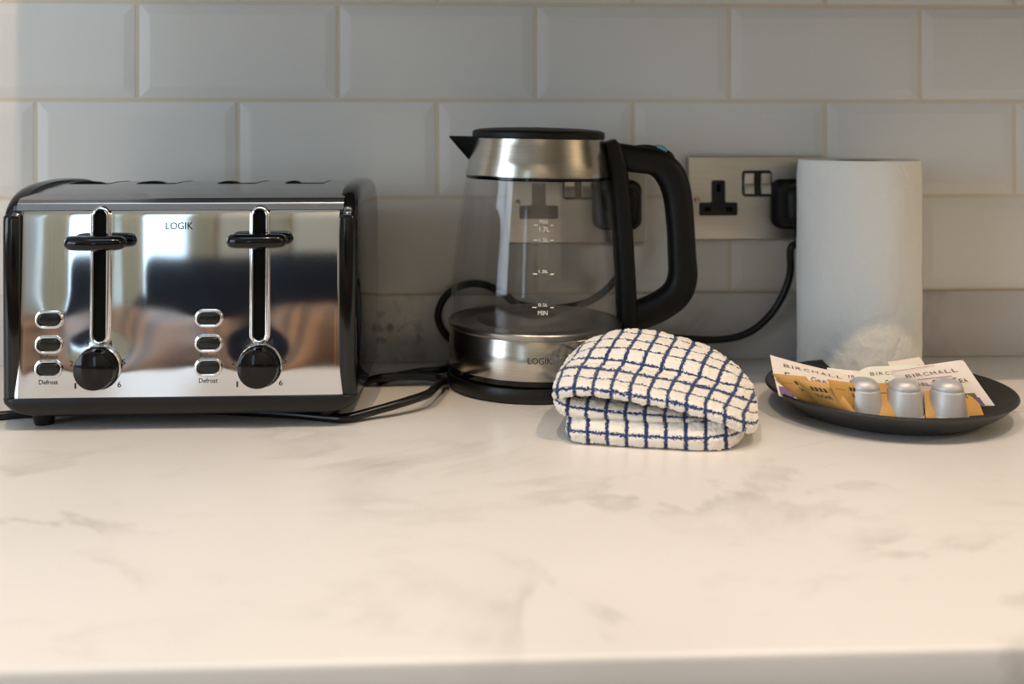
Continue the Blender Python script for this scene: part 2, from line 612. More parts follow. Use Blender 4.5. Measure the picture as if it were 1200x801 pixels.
# worktop and what carries it
wt = boxm('worktop', (-0.1, -0.301, -0.0155), (4.2, 0.601, 0.031), M['marble'], None, 0.003, 3)
tag(wt, 'long cream white marble worktop with soft grey veins', 'worktop')
boxm_base = thing('base_cabinet', 'grey painted base cabinet carrying the marble worktop', 'cabinet', (-0.1, -0.30, -0.9))
boxm('body', (0, 0.0, 0.434), (4.2, 0.56, 0.868), M['cabinet'], boxm_base)
for k in range(6):
    d_ = boxm('door', (-1.75 + 0.7 * k, -0.289, 0.47), (0.68, 0.018, 0.76), M['cabinet'], boxm_base, 0.002)
    boxm('handle', (-1.75 + 0.7 * k + 0.25, -0.31, 0.78), (0.12, 0.024, 0.012), M['ring'], d_, 0.004)

# wall cabinet above
CZ = 0.44
wc = thing('wall_cabinet', 'grey painted wall cabinet above the worktop hanging above the tiles', 'cabinet', (0.3, -0.165, CZ))
CX0, CX1 = -0.336, 1.6
bm = bmesh.new()
box(bm, (0, 0, 0.38), (CX1 - CX0, 0.33, 0.76))
wcb = obj('body', bm, M['cabinet'], wc, False)
wc.location.x = (CX0 + CX1) / 2

# off-camera curtains, and furniture made up for the shiny things to mirror
for cx_, cw in ((-1.50, 0.30), (-0.98, 0.16)):
    t = thing('curtain', 'cream curtain hanging in the middle of the far window' if cw > 0.2 else 'narrow cream curtain drawn to the side of the far window', 'curtain', (cx_, RY + 0.06, -0.5), 'curtains at the far window')
    bm = bmesh.new()
    rows = []
    for j in range(2):
        z_ = 1.62 * j
        r1_ = [(-cw / 2 + cw * k / 48, 0.018 * math.sin(k * 0.9), z_) for k in range(49)]
        rows.append(r1_ + [(p[0], p[1] + 0.004, p[2]) for p in reversed(r1_)])
    grid_faces(bm, rows, close_u=True)
    obj('cloth', bm, M['curtain_cloth'], t)
t = thing('sideboard', 'grey sideboard with an oak top, added behind the camera to be mirrored', 'sideboard', (-0.45, -1.60, -0.9))  # invented to give brown and grey bands in the toaster's reflection
boxm('body', (0, 0, 0.4075), (1.9, 0.32, 0.755), M['rug'], t, 0.004)
boxm('top', (0, 0, 0.7925), (1.96, 0.36, 0.015), M['wood'], t, 0.003)
for sx in (-1, 1):
    for sy in (-1, 1):
        boxm('leg', (sx * 0.88, sy * 0.12, 0.015), (0.05, 0.05, 0.03), M['wood'], t, 0.004)
t = thing('sofa', 'navy fabric sofa, added behind the sideboard to be mirrored', 'sofa', (-0.65, -2.95, -0.9))  # stand-in for the dark navy mass mirrored in the toaster front
boxm('seat', (0, 0.05, 0.25), (1.1, 0.7, 0.38), M['navy'], t, 0.05)
boxm('backrest', (0, -0.22, 0.60), (1.1, 0.2, 0.42), M['navy'], t, 0.06)
for sx in (-1, 1):
    boxm('armrest', (sx * 0.62, 0.03, 0.36), (0.16, 0.78, 0.6), M['navy'], t, 0.05)
    boxm('leg', (sx * 0.5, 0.2, 0.03), (0.06, 0.06, 0.06), M['wood'], t)
t = thing('armchair', 'dark green armchair, added beside the navy sofa to be mirrored', 'armchair', (0.62, -2.9, -0.9))  # added for the dark greenish area in the toaster's reflection
boxm('seat', (0, 0.05, 0.25), (0.6, 0.7, 0.38), M['green_cloth'], t, 0.05)
boxm('backrest', (0, -0.22, 0.60), (0.6, 0.2, 0.46), M['green_cloth'], t, 0.06)
for sx in (-1, 1):
    boxm('armrest', (sx * 0.36, 0.03, 0.33), (0.12, 0.76, 0.54), M['green_cloth'], t, 0.05)
    boxm('leg', (sx * 0.25, 0.2, 0.03), (0.06, 0.06, 0.06), M['wood'], t)

# ------------------------------------------------------------------ toaster
TX, TY = -0.2247, -0.140
toaster = thing('toaster', 'four slice polished steel toaster with black ends, two levers and two dials', 'toaster', (TX, TY, 0))
HW = 0.1278                       # half width of the steel wrap
SLOT_X = (-0.0625, 0.0618)        # lever tracks
BTN_X = (-0.1015, 0.0224)
BTN_Z = (0.0882, 0.0686, 0.0497)
KNOB_Z = 0.0500
PZ0, PZ1 = 0.0263, 0.1735


def panel_y(x, z):
    """local y of the pressed steel front at x, z"""
    t_ = (z - PZ0) / (PZ1 - PZ0)
    y = -0.1000 + 0.0032 * t_
    h = 0.0
    for sx in SLOT_X:                                   # metal drawn in towards each lever track
        wz = 1 / (1 + math.exp(-(z - 0.062) / 0.008)) * (1 / (1 + math.exp((z - 0.186) / 0.006)))
        h -= 0.0011 * math.exp(-((x - sx) / 0.021) ** 2) * wz
        h += 0.0004 * math.exp(-((x - sx) / 0.03) ** 2 - ((z - KNOB_Z) / 0.022) ** 2)
    for bx in BTN_X:                                    # bulge round each column of buttons
        for bz in BTN_Z:
            h += 0.00022 * math.exp(-((x - bx) / 0.017) ** 2 - ((z - bz) / 0.0125) ** 2)
    h += 0.0004 * math.cos(x / HW * PI / 2)
    h += 0.00010 * math.sin(x * 31 + 1.0) * math.sin(z * 26 + 0.6)
    if z < 0.08:                                        # foot of the panel flares out
        h += 0.5 * 0.80 * (1 + 0.35 * math.exp(-((x + HW) / 0.04) ** 2)) * (0.08 - z) ** 2
    # rolled top and bottom lips, turned in side edges
    h -= 0.0010 * max(0, (z - 0.1655) / 0.008) ** 2
    e = max(0, (abs(x) - (HW - 0.006)) / 0.006)
    h -= 0.0008 * e * e
    return y - h


bm = bmesh.new()
nx, nz = 170, 100
grid_faces(bm, [[(-HW + 2 * HW * i / nx, panel_y(-HW + 2 * HW * i / nx, PZ0 + (PZ1 - PZ0) * j / nz), PZ0 + (PZ1 - PZ0) * j / nz) for i in range(nx + 1)] for j in range(nz + 1)])
obj('front_panel', bm, M['chrome'], toaster, True, 60)

# domed cover: lip, top with four bread slots, back
side_prof = [(-0.1000, 0.0263), (-0.0970, 0.1735), (-0.0955, 0.1787), (-0.0915, 0.1822), (-0.078, 0.1853), (-0.055, 0.1883), (-0.025, 0.1903), (0.0, 0.1908), (0.03, 0.1900), (0.06, 0.1876), (0.078, 0.1845), (0.09, 0.1778), (0.0955, 0.165), (0.097, 0.12), (0.097, 0.0263)]
cover_prof = [Vector(p) for p in side_prof[1:]]
BREAD_X = (-0.0990, -0.0420, 0.0270, 0.0850)
BW, BY0, BY1 = 0.0165, -0.022, 0.070
dense = []
for a, b_ in zip(cover_prof[:-1], cover_prof[1:]):
    for k in range(4):
        dense.append(a.lerp(b_, k / 4))
dense.append(cover_prof[-1])


def dome_z(y):
    for a, b_ in zip(cover_prof[2:-3], cover_prof[3:-2]):
        if a.x <= y <= b_.x:
            return a.y + (b_.y - a.y) * (y - a.x) / (b_.x - a.x)
    return 0.185


for cut in (BY0, BY1):
    dense.append(Vector((cut, dome_z(cut))))
    top = sorted([p for p in dense if p.y > 0.182 and -0.0914 < p.x < 0.0779], key=lambda p: p.x)
head = [p for p in dense if not (p.y > 0.182 and -0.0914 < p.x < 0.0779)]
front = [p for p in head if p.x < 0]
back = [p for p in head if p.x > 0]
dense = front + top + back
xs = sorted({-HW, HW} | {bx + s * BW for bx in BREAD_X for s in (-1, 1)} | {-HW + 2 * HW * k / 24 for k in range(25)})
bm = bmesh.new()
vs = [[bm.verts.new((x, p.x, p.y)) for x in xs] for p in dense]
for i in range(len(dense) - 1):
    for j in range(len(xs) - 1):
        cx_, cy_ = (xs[j] + xs[j + 1]) / 2, (dense[i].x + dense[i + 1].x) / 2
        if dense[i].y > 0.18 and BY0 < cy_ < BY1 and any(abs(cx_ - bx) < BW for bx in BREAD_X):
            continue
        bm.faces.new((vs[i][j], vs[i][j + 1], vs[i + 1][j + 1], vs[i + 1][j]))
obj('top_cover', bm, M['top_steel'], toaster, True, 50)
for bx in BREAD_X:
    bm = bmesh.new()
    ys = [BY0 + (BY1 - BY0) * k / 14 for k in range(15)]
    rows = []
    for y in ys:
        z = dome_z(y)
        rows.append([(bx - BW, y, z + 0.0004), (bx - BW + 0.002, y, z - 0.002), (bx - BW + 0.003, y, 0.06), (bx + BW - 0.003, y, 0.06), (bx + BW - 0.002, y, z - 0.002), (bx + BW, y, z + 0.0004)])
    v2 = grid_faces(bm, rows)
    bm.faces.new(v2[0])
    bm.faces.new(v2[-1])
    obj('bread_slot', bm, M['void'], toaster)


def cap_outline(grow):
    pts = [(-0.1035 + 0.003, 0.0263), (-0.1020, 0.1560), (-0.0992, 0.1705), (-0.0920, 0.1800), (-0.0790, 0.1872), (-0.0600, 0.1915), (-0.03, 0.1938), (0.0, 0.1942), (0.03, 0.1930), (0.06, 0.1902), (0.080, 0.1850), (0.0945, 0.1760), (0.1005, 0.160), (0.102, 0.12), (0.102, 0.0263)]
    pts = [(p.x, p.y) for p in catmull([(x, z, 0) for x, z in pts], 5)]
    cy, cz = 0.0, 0.10
    return [(y + (cy - y) * grow / 0.1, z + (cz - z) * grow / 0.1 if z > 0.03 else z) for y, z in pts]


for s in (-1, 1):
    bm = bmesh.new()
    prof = [(0.012, s * (HW - 0.003)), (0.0012, s * (HW - 0.003)), (0.0, s * (HW + 0.0005)), (0.0, s * (HW + 0.0045)), (0.0006, s * (HW + 0.0072)), (0.0022, s * (HW + 0.0092)), (0.0045, s * (HW + 0.0104)), (0.008, s * (HW + 0.0112)), (0.02, s * (HW + 0.0125)), (0.05, s * (HW + 0.0140)), (0.0999, s * (HW + 0.0145))]
    grid_faces(bm, [[(x, y, z) for y, z in cap_outline(g)] for g, x in prof])
    obj('side_panel', bm, M['side_black'], toaster, True, 60)

# plinth with rounded lower ends
bm = bmesh.new()
rows = []
for z, ex, ey in ((0.0268, 0.0, 0.0), (0.0255, 0.0008, 0.0006), (0.022, 0.0, 0.0004), (0.018, -0.003, -0.001), (0.0145, -0.0075, -0.003), (0.0125, -0.0125, -0.0055), (0.0118, -0.018, -0.009)):
    rows.append([(x, y, z) for x, y in rrect(2 * (HW + 0.0105 + ex), 2 * (0.1035 + ey), 0.012)])
vs = grid_faces(bm, rows, close_u=True)
bm.faces.new(vs[0])
bm.faces.new(vs[-1])
obj('base', bm, M['plinth'], toaster)
for sx in (-1, 1):
    for sy in (-1, 1):
        bm = bmesh.new()
        lathe(bm, [(0.0001, 0.0), (0.0068, 0.0), (0.0074, 0.0008), (0.0098, 0.0125), (0.0001, 0.0125)], 28, (sx * 0.1145, sy * 0.0765, 0))
        obj('foot', bm, M['black_satin'], toaster)


def stadium(hw, z0, z1, n=14):
    pts = []
    for k in range(n + 1):
        a = PI * k / n
        pts.append((hw * math.cos(a), z1 - hw + hw * math.sin(a)))
    for k in range(n + 1):
        a = PI + PI * k / n
        pts.append((hw * math.cos(a), z0 + hw + hw * math.sin(a)))
    return pts


for sx in SLOT_X:
    yy = panel_y(sx, 0.12)
    fn = lambda i, sx=sx: shift_pts(stadium(0.0079 - i, 0.0672 + i, 0.1768 - i), sx, 0)
    bm = bmesh.new()
    ring_band(bm, fn, [(-0.0008, 0.0015), (0.0, -0.0012), (0.0009, -0.0025), (0.0021, -0.0030), (0.0030, -0.0025), (0.0036, -0.0012), (0.0038, 0.004), (0.0005, 0.004)])
    for v_ in bm.verts:
        v_.co.y += panel_y(sx, min(v_.co.z, 0.168))
    tr_ = obj('lever_track', bm, M['ring'], toaster)
    bm = bmesh.new()
    prism(bm, fn(0.0036), 0.004, -0.0012)
    for v_ in bm.verts:
        v_.co.y += panel_y(sx, min(v_.co.z, 0.168))
    obj('slot', bm, M['void'], tr_)
    # lever: a rounded bar on a short neck
    lz = 0.1492 if sx < 0 else 0.1502
    bm = bmesh.new()
    n = 26
    rows = []
    for k in range(n + 1):
        q = -1 + 2 * k / n
        xx = 0.0238 * q
        rr_ = 0.0058 * max(0.02, 1 - abs(q) ** 9) ** 0.5
        bow = 0.004 * (1 - q * q)
        rows.append([(sx + xx, yy - 0.012 - bow + 1.15 * rr_ * math.cos(a), lz + rr_ * math.sin(a)) for a in [2 * PI * j / 18 for j in range(18)]])
    vs = grid_faces(bm, rows, close_u=True)
    bm.faces.new(vs[0])
    bm.faces.new(vs[-1])
    box(bm, (sx, yy - 0.006, lz - 0.0005), (0.0085, 0.018, 0.0125), 0.002)
    obj('lever', bm, M['black_gloss'], toaster)
    # dial
    kx = sx + (-0.0010 if sx < 0 else 0.0005)
    yk = panel_y(kx, KNOB_Z)
    bm = bmesh.new()
    lathe(bm, [(0.0001, -0.0005), (0.0163, -0.0005), (0.0163, 0.0015), (0.0159, 0.0022), (0.0155, 0.0105), (0.0151, 0.0118), (0.0142, 0.0124), (0.0001, 0.0124)], 64)
    bmesh.ops.rotate(bm, cent=(0, 0, 0), matrix=Matrix.Rotation(PI / 2, 3, 'X'), verts=bm.verts[:])
    bmesh.ops.translate(bm, vec=(kx, yk, KNOB_Z), verts=bm.verts[:])
    dial = obj('dial', bm, M['black_gloss'], toaster)
    bm = bmesh.new()
    lathe(bm, [(0.0160, -0.001), (0.0175, -0.001), (0.0175, 0.0008), (0.0168, 0.0016), (0.0160, 0.0008), (0.0160, -0.001)], 64)
    bmesh.ops.rotate(bm, cent=(0, 0, 0), matrix=Matrix.Rotation(PI / 2, 3, 'X'), verts=bm.verts[:])
    bmesh.ops.translate(bm, vec=(kx, yk, KNOB_Z), verts=bm.verts[:])
    obj('dial_ring', bm, M['ring'], dial)
    nums = []
    for s_, du, dv in (('1', -25, 20), ('2', -30, -5), ('3', -13, -27), ('4', 13, -27), ('5', 28, -6), ('6', 24, 19)):
        nums.append((s_, kx + du / 1443 - (0.0007 if s_ == '1' else 0.0015), KNOB_Z - dv / 1443 - 0.0022, 0.0013 if s_ == '1' else 0.0029, 0.0044, 0.01))
    letters('dial_numbers', nums, lambda x, z: (x, panel_y(x, z) - 0.0003, z), M['ink'], toaster)

for bi, bx in enumerate(BTN_X):
    for bz in BTN_Z:
        yb = panel_y(bx, bz)
        fo = lambda i, bx=bx, bz=bz: shift_pts(rrect(0.0222 - 2 * i, 0.0146 - 2 * i, 0.0070 - i, 8), bx, bz)
        bm = bmesh.new()
        prism(bm, fo(0.0026), yb + 0.003, yb - 0.0022, 0.0015, 4)
        bt = obj('button', bm, M['button_black'], toaster)
        bm = bmesh.new()
        ring_band(bm, fo, [(0.0, yb + 0.002), (0.0, yb - 0.0008), (0.0007, yb - 0.0020), (0.0015, yb - 0.0023), (0.0022, yb - 0.0018), (0.0026, yb + 0.002)])
        obj('button_ring', bm, M['ring'], bt)
on_panel = lambda x, z: (x, panel_y(x, z) - 0.0003, z)
for bx in BTN_X:
    letters('button_lettering', [('Defrost', bx - 0.0075, 0.0374, 0.0147, 0.0038, 0.006)], on_panel, M['ink'], toaster)
    letters('button_lettering', [('Reheat', bx - 0.0070, 0.0574, 0.0140, 0.0030, 0.0)], on_panel, M['ink'], toaster)
letters('brand_lettering', [('LOGIK', -0.0118, 0.1583, 0.0212, 0.0056, 0.006)], on_panel, M['ink'], toaster)


# ------------------------------------------------------------------ sockets
def plug_mesh(bm, x, z, y_face, w=0.049, h=0.050, d=0.040):
    """rounded plug body against the plate at y_face, flex leaving downwards"""
    rows = []
    for k, (y, g) in enumerate(((0.0, 0.0), (-0.006, 0.0), (-0.010, -0.0035), (-0.020, -0.0045), (-0.030, -0.0050), (-0.036, -0.0070), (-0.039, -0.0105), (-0.040, -0.017))):
        rows.append([(x + px, y_face + y * d / 0.040, z + pz_) for px, pz_ in rrect(w + 2 * g, h + 2 * g, 0.011 + g * 0.3)])
    vs = grid_faces(bm, rows, close_u=True)
    bm.faces.new(vs[0])
    bm.faces.new(vs[-1])
    return bm


def make_socket(cx, cz, label):
    w, h = 0.1430, 0.0865
    t_ = thing('double_socket', label, 'socket', (cx, -0.0083, cz), 'steel double sockets on the tiled wall')
    bm = bmesh.new()
    prism(bm, rrect(w, h, 0.0035, 5), 0.0, -0.0055, 0.0014, 3)
    plate = obj('faceplate', bm, M['plate_steel'], t_)
    yf = -0.0055
    for s in (-1, 1):
        x = s * 0.0397
        # T-shaped black outlet
        o_ = [(0.0200, -0.0205 + 0.0), (0.0200, -0.0068), (0.0072, -0.0068), (0.0072, 0.0160), (-0.0072, 0.0160), (-0.0072, -0.0068), (-0.0200, -0.0068), (-0.0200, -0.0205)]
        rd = []
        for i in range(len(o_)):
            a, b_, c = Vector(o_[i - 1]), Vector(o_[i]), Vector(o_[(i + 1) % len(o_)])
            rr_ = 0.0022
            p0, p1 = b_ + (a - b_).normalized() * rr_, b_ + (c - b_).normalized() * rr_
            for k in range(5):
                q = k / 4
                rd.append(tuple((p0 * (1 - q) + b_ * q) * (1 - q) + (b_ * (1 - q) + p1 * q) * q))
        bm = bmesh.new()
        prism(bm, shift_pts(rd, x, 0.0025), yf + 0.001, yf - 0.0008, 0.0004, 2)
        ou = obj('outlet', bm, M['black_satin'], t_)
        bm = bmesh.new()
        for hx, hz, hw, hh in ((0, 0.0105, 0.0042, 0.0085), (-0.0112, -0.0115, 0.0066, 0.0042), (0.0112, -0.0115, 0.0066, 0.0042)):
            prism(bm, shift_pts(rrect(hw, hh, 0.0006, 2), x + hx, hz), yf, yf - 0.00095)
        obj('pin_hole', bm, M['void'], ou)
        bm = bmesh.new()
        lathe(bm, [(0.0001, 0.0012), (0.0017, 0.0012), (0.0030, 0.0006), (0.0034, -0.0005)], 24)
        bmesh.ops.rotate(bm, cent=(0, 0, 0), matrix=Matrix.Rotation(PI / 2, 3, 'X'), verts=bm.verts[:])
        bmesh.ops.translate(bm, vec=(s * 0.0615, yf - 0.0002, -0.0015), verts=bm.verts[:])
        sc2 = obj('screw', bm, M['screw'], t_)
        boxm('screw_slot', (s * 0.0615, yf - 0.00135, -0.0015), (0.0040, 0.0004, 0.0008), M['void'], sc2)
    bm = bmesh.new()
    prism(bm, shift_pts(rrect(0.0310, 0.0270, 0.0035, 4), 0.0005, 0.0150), yf + 0.001, yf - 0.0012, 0.0006, 2)
    obj('switch_surround', bm, M['black_satin'], t_)
    for s in (-1, 1):
        bm = bmesh.new()
        rows = []
        for q in range(9):
            zz = -0.0104 + 0.0208 * q / 8
            yo = yf - 0.0022 - 0.0016 * abs(q - 4) / 4 - (0.0010 if q < 4 else 0)
            rows.append([(0.0005 + s * 0.0088 + xx, y_, 0.0150 + zz) for xx, y_ in ((-0.0052, yf), (-0.0052, yo + 0.0005), (-0.0047, yo), (0.0047, yo), (0.0052, yo + 0.0005), (0.0052, yf))])
        v3 = grid_faces(bm, rows)
        bm.faces.new(v3[0])
        bm.faces.new(v3[-1])
        obj('rocker_switch', bm, M['plate_steel'], t_)
    return t_


make_socket(0.3003, 0.1663, 'brushed steel double socket beside the paper roll, one outlet empty')
make_socket(0.1150, 0.1637, 'brushed steel double socket seen through the glass kettle')

# ------------------------------------------------------------------ kettle and its power base
KX, KY = 0.0650, -0.1000
ku = lambda u, v, y=KY: at(u, v, y=y)
kb = thing('power_stand', 'round black power stand under the glass kettle', 'kettle stand', (KX, KY, 0))
bm = bmesh.new()
lathe(bm, [(0.0001, 0.0), (0.0770, 0.0), (0.0800, 0.0012), (0.0815, 0.004), (0.0818, 0.0100), (0.0808, 0.0132), (0.0790, 0.0142), (0.0001, 0.0142)], 110)
obj('base_plate', bm, M['black_satin'], kb)

kettle = thing('kettle', 'glass and steel kettle with black lid and handle standing on its base', 'kettle', (KX, KY, 0.0144))
kettle.rotation_euler = (0, math.radians(1.0), 0)
KZ = 0.0144
bm = bmesh.new()
lathe(bm, [(0.0001, 0.0), (0.0780, 0.0), (0.0803, 0.001), (0.0806, 0.0052), (0.0798, 0.0054), (0.0001, 0.0054)], 110)
obj('bottom_ring', bm, M['black_gloss'], kettle)
bm = bmesh.new()
lathe(bm, [(0.0780, 0.0053), (0.0801, 0.0053), (0.0803, 0.0062), (0.0803, 0.0395), (0.0799, 0.0402), (0.0775, 0.0402)], 128)
skirt = obj('steel_skirt', bm, M['band'], kettle)


def on_cyl(r):
    return lambda x, z: (r * math.sin(x / r + 0.0), -r * math.cos(x / r + 0.0), z)


letters('brand_lettering', [('LOGIK', -0.0115, 0.0208, 0.0212, 0.0056, 0.006)], on_cyl(0.0806), M['ink'], skirt)
# dotted clear seal between the steel and the glass
bm = bmesh.new()
lathe(bm, [(0.0775, 0.0403), (0.0806, 0.0403), (0.0810, 0.0412), (0.0810, 0.0445), (0.0800, 0.0456), (0.0778, 0.0456), (0.0775, 0.0403)], 128)
obj('seal_ring', bm, M['hot_plate'], kettle)
bm = bmesh.new()
lathe(bm, [(0.0001, 0.0412), (0.030, 0.0412), (0.033, 0.0420), (0.050, 0.0420), (0.0535, 0.0440), (0.0565, 0.0440), (0.060, 0.0424), (0.070, 0.0424), (0.0755, 0.0448), (0.0772, 0.0450)], 110)
obj('heating_plate', bm, M['hot_plate'], kettle)
# glass wall
GP = [(0.0790, 0.0456), (0.0792, 0.062), (0.0784, 0.082), (0.0765, 0.105), (0.0740, 0.128), (0.0712, 0.150), (0.0684, 0.168), (0.0668, 0.178)]


def glass_r(z):
    for (r0, z0), (r1, z1) in zip(GP[:-1], GP[1:]):
        if z0 <= z <= z1:
            return r0 + (r1 - r0) * (z - z0) / (z1 - z0)
    return GP[-1][0]


bm = bmesh.new()
outer = [(p.x, p.y) for p in catmull([(r, z, 0) for r, z in GP], 4)]
inner = [(r - 0.0026, z) for r, z in reversed(outer)]
lathe(bm, outer + inner, 128)
gw = obj('glass_wall', bm, M['glass'], kettle)


def mark_z(v):
    return HGT - (v - 150) * (0.885) / F - KZ


marks = []
for v, txt in ((265, None), (282.5, '1.5L'), (322, '1.0L'), (361, '0.5L')):
    z = mark_z(v)
    marks += [('-', -0.0085 + 0.0005, z - 0.0004, 0.0036, 0.0008), ('-', 0.0062 + 0.0005, z - 0.0004, 0.0030, 0.0008)]
    if txt == '1.5L':
        marks.append((txt, -0.0030, z - 0.0016, 0.0080, 0.0034))
    elif txt:
        marks.append((txt, -0.0030, z + 0.0008, 0.0080, 0.0028))
marks += [('MAX', -0.0028, mark_z(263), 0.0078, 0.0034), ('1.7L', -0.0030, mark_z(272.5), 0.0088, 0.0040), ('MIN', -0.0032, mark_z(370), 0.0078, 0.0040)]
for it in marks:
    letters('level_mark', [it], lambda x, z: ((glass_r(z) + 0.0003) * math.sin(x / 0.075), -(glass_r(z) + 0.0003) * math.cos(x / 0.075), z), M['white_ink'], gw)

bm = bmesh.new()
lathe(bm, [(0.0640, 0.1770), (0.0670, 0.1770), (0.0676, 0.1776), (0.0676, 0.1795), (0.0668, 0.1800), (0.0640, 0.1800)], 110)
obj('collar', bm, M['black_gloss'], kettle)
bm = bmesh.new()
lathe(bm, [(0.0630, 0.1798), (0.0672, 0.1798), (0.0673, 0.1815), (0.0648, 0.1940), (0.0616, 0.2082), (0.0606, 0.2146), (0.0585, 0.2150)], 128)
obj('steel_band', bm, M['band'], kettle)
bm = bmesh.new()
lathe(bm, [(0.0585, 0.2140), (0.0612, 0.2142), (0.0620, 0.2152), (0.0620, 0.2196), (0.0606, 0.2214), (0.055, 0.2228), (0.040, 0.2240), (0.020, 0.2246), (0.0001, 0.2248)], 110)
obj('lid', bm, M['black_matte'], kettle)

# spout: a pointed V lip on the handle-free side
bm = bmesh.new()
tip = Vector((-0.0835, 0, 0.2150))
rows = []
for k in range(9):
    q = k / 8
    c_ = Vector((-0.0560, 0, 0.2040)).lerp(tip, q)
    w_ = 0.020 * (1 - q) + 0.0008
    ztop = 0.2154
    zbot = 0.1850 + (0.2140 - 0.1850) * q
    xx = -0.0575 + (tip.x + 0.0575) * q
    xl = xx + 0.0
    rows.append([(xl, -w_, ztop), (xl - 0.0, -w_ * 0.75, (ztop + zbot) / 2), (xl, 0, zbot), (xl, w_ * 0.75, (ztop + zbot) / 2), (xl, w_, ztop)])
vs = grid_faces(bm, rows, close_u=True)
bm.faces.new(vs[0])
bm.faces.new(vs[-1])
obj('spout', bm, M['black_matte'], kettle, True, 25)

# handle: strap on the body and a looped grip
KROT = Matrix.Rotation(-math.radians(1.0), 3, 'Y')


def kl(u, v):
    """photo pixel in the kettle's middle plane -> kettle-local point"""
    p = ku(u, v) - Vector((KX, KY, KZ))
    return KROT @ p


def bar(bm, pts, wids, thick):
    """a rounded-rectangle bar along in-plane points; wids across the plane, thick along y"""
    P = catmull(pts, 8)
    W = [p.x for p in catmull([(w, 0, 0) for w in wids], 8)]
    T = [p.x for p in catmull([(w, 0, 0) for w in thick], 8)]
    rows = []
    n_ = len(P)
    for i, p in enumerate(P):
        t_ = (P[min(i + 1, n_ - 1)] - P[max(i - 1, 0)])
        t_.y = 0
        t_.normalize()
        side = Vector((t_.z, 0, -t_.x))
        out = rrect(W[i], T[i], min(W[i], T[i]) * 0.36, 5)
        rows.append([p + side * a + Vector((0, 1, 0)) * b_ for a, b_ in out])
    v_ = grid_faces(bm, rows, close_u=True)
    bm.faces.new(v_[0])
    bm.faces.new(v_[-1])
    return bm


bm = bmesh.new()
bar(bm, [kl(713.5, 165), kl(720, 186), kl(727, 240), kl(731, 300), kl(733.5, 350), kl(735, 395)], [0.0100, 0.0180, 0.0165, 0.0165, 0.0165, 0.0150], [0.030, 0.036, 0.036, 0.036, 0.036, 0.034])
strap = obj('handle_strap', bm, M['black_matte'], kettle, True, 60)
bm = bmesh.new()
bar(bm, [kl(722, 183), kl(745, 186.5), kl(768, 190.5), kl(784, 203), (kl(793, 226)), kl(797, 262), kl(799, 298), kl(799.5, 325), kl(791, 345), kl(768, 361), kl(738, 372)],
    [0.0255, 0.0255, 0.0250, 0.0275, 0.0260, 0.0245, 0.0250, 0.0265, 0.0270, 0.0270, 0.0270], [0.026, 0.026, 0.027, 0.028, 0.028, 0.028, 0.028, 0.028, 0.028, 0.028, 0.028])
grip = obj('handle_grip', bm, M['black_matte'], kettle, True, 60)
bm = bmesh.new()
bar(bm, [kl(745, 172.5), kl(757, 173), kl(770, 176), kl(782, 182), kl(787, 187)], [0.004, 0.0062, 0.0072, 0.0085, 0.006], [0.014, 0.016, 0.016, 0.016, 0.013])
sw = obj('switch', bm, M['black_gloss'], kettle, True, 60)
bm = bmesh.new()
P_ = [kl(768, 171), kl(774, 172.8), kl(780, 176.5)]
bar(bm, [p + Vector((0, -0.004, 0.0)) for p in P_], [0.003, 0.0042, 0.003], [0.0095, 0.0105, 0.009])
obj('switch_lens', bm, M['blue_gel'], sw)

# ------------------------------------------------------------------ cords
CR = 0.0037


def cord(parent, pts, name='power_cord', n=10):
    bm = bmesh.new()
    off = Vector(parent.location)
    tube(bm, [p - off for p in catmull(pts, n)], CR, 14)
    return obj(name, bm, M['rubber'], parent)


def plug_on(cordobj, parent, x, z):
    off = Vector(parent.location)
    bm = bmesh.new()
    plug_mesh(bm, x, z, -0.0140, 0.050, 0.0510, 0.040)
    # strain relief below
    tube(bm, [(x, -0.036, z - 0.016), (x, -0.036, z - 0.030), (x + 0.0005, -0.036, z - 0.045)], lambda q: 0.0085 - 0.0035 * q, 16)
    for k in range(4):
        tube(bm, [(x, -0.036, z - 0.0300 - 0.004 * k), (x, -0.036, z - 0.0318 - 0.004 * k)], 0.0072 - 0.0005 * k, 16)
    bmesh.ops.translate(bm, vec=-off, verts=bm.verts[:])
    return obj('plug', bm, M['black_matte'], cordobj)


# kettle flex: from the outlet beside the paper roll to the base
pz = 0.1605
c1 = cord(kb, [Vector((0.3405, -0.036, pz - 0.040)), at(927, 290, y=-0.036), at(925, 325, y=-0.034), at(908, 362, y=-0.030), at(880, 388, y=-0.027), at(846, 397.5, y=-0.026), at(800, 396.5, y=-0.028), at(760, 393, y=-0.032), Vector((0.165, -0.045, 0.020)), Vector((0.150, -0.070, 0.009)), Vector((0.1400, -0.085, 0.0066))])
plug_on(c1, kb, 0.3395, pz)
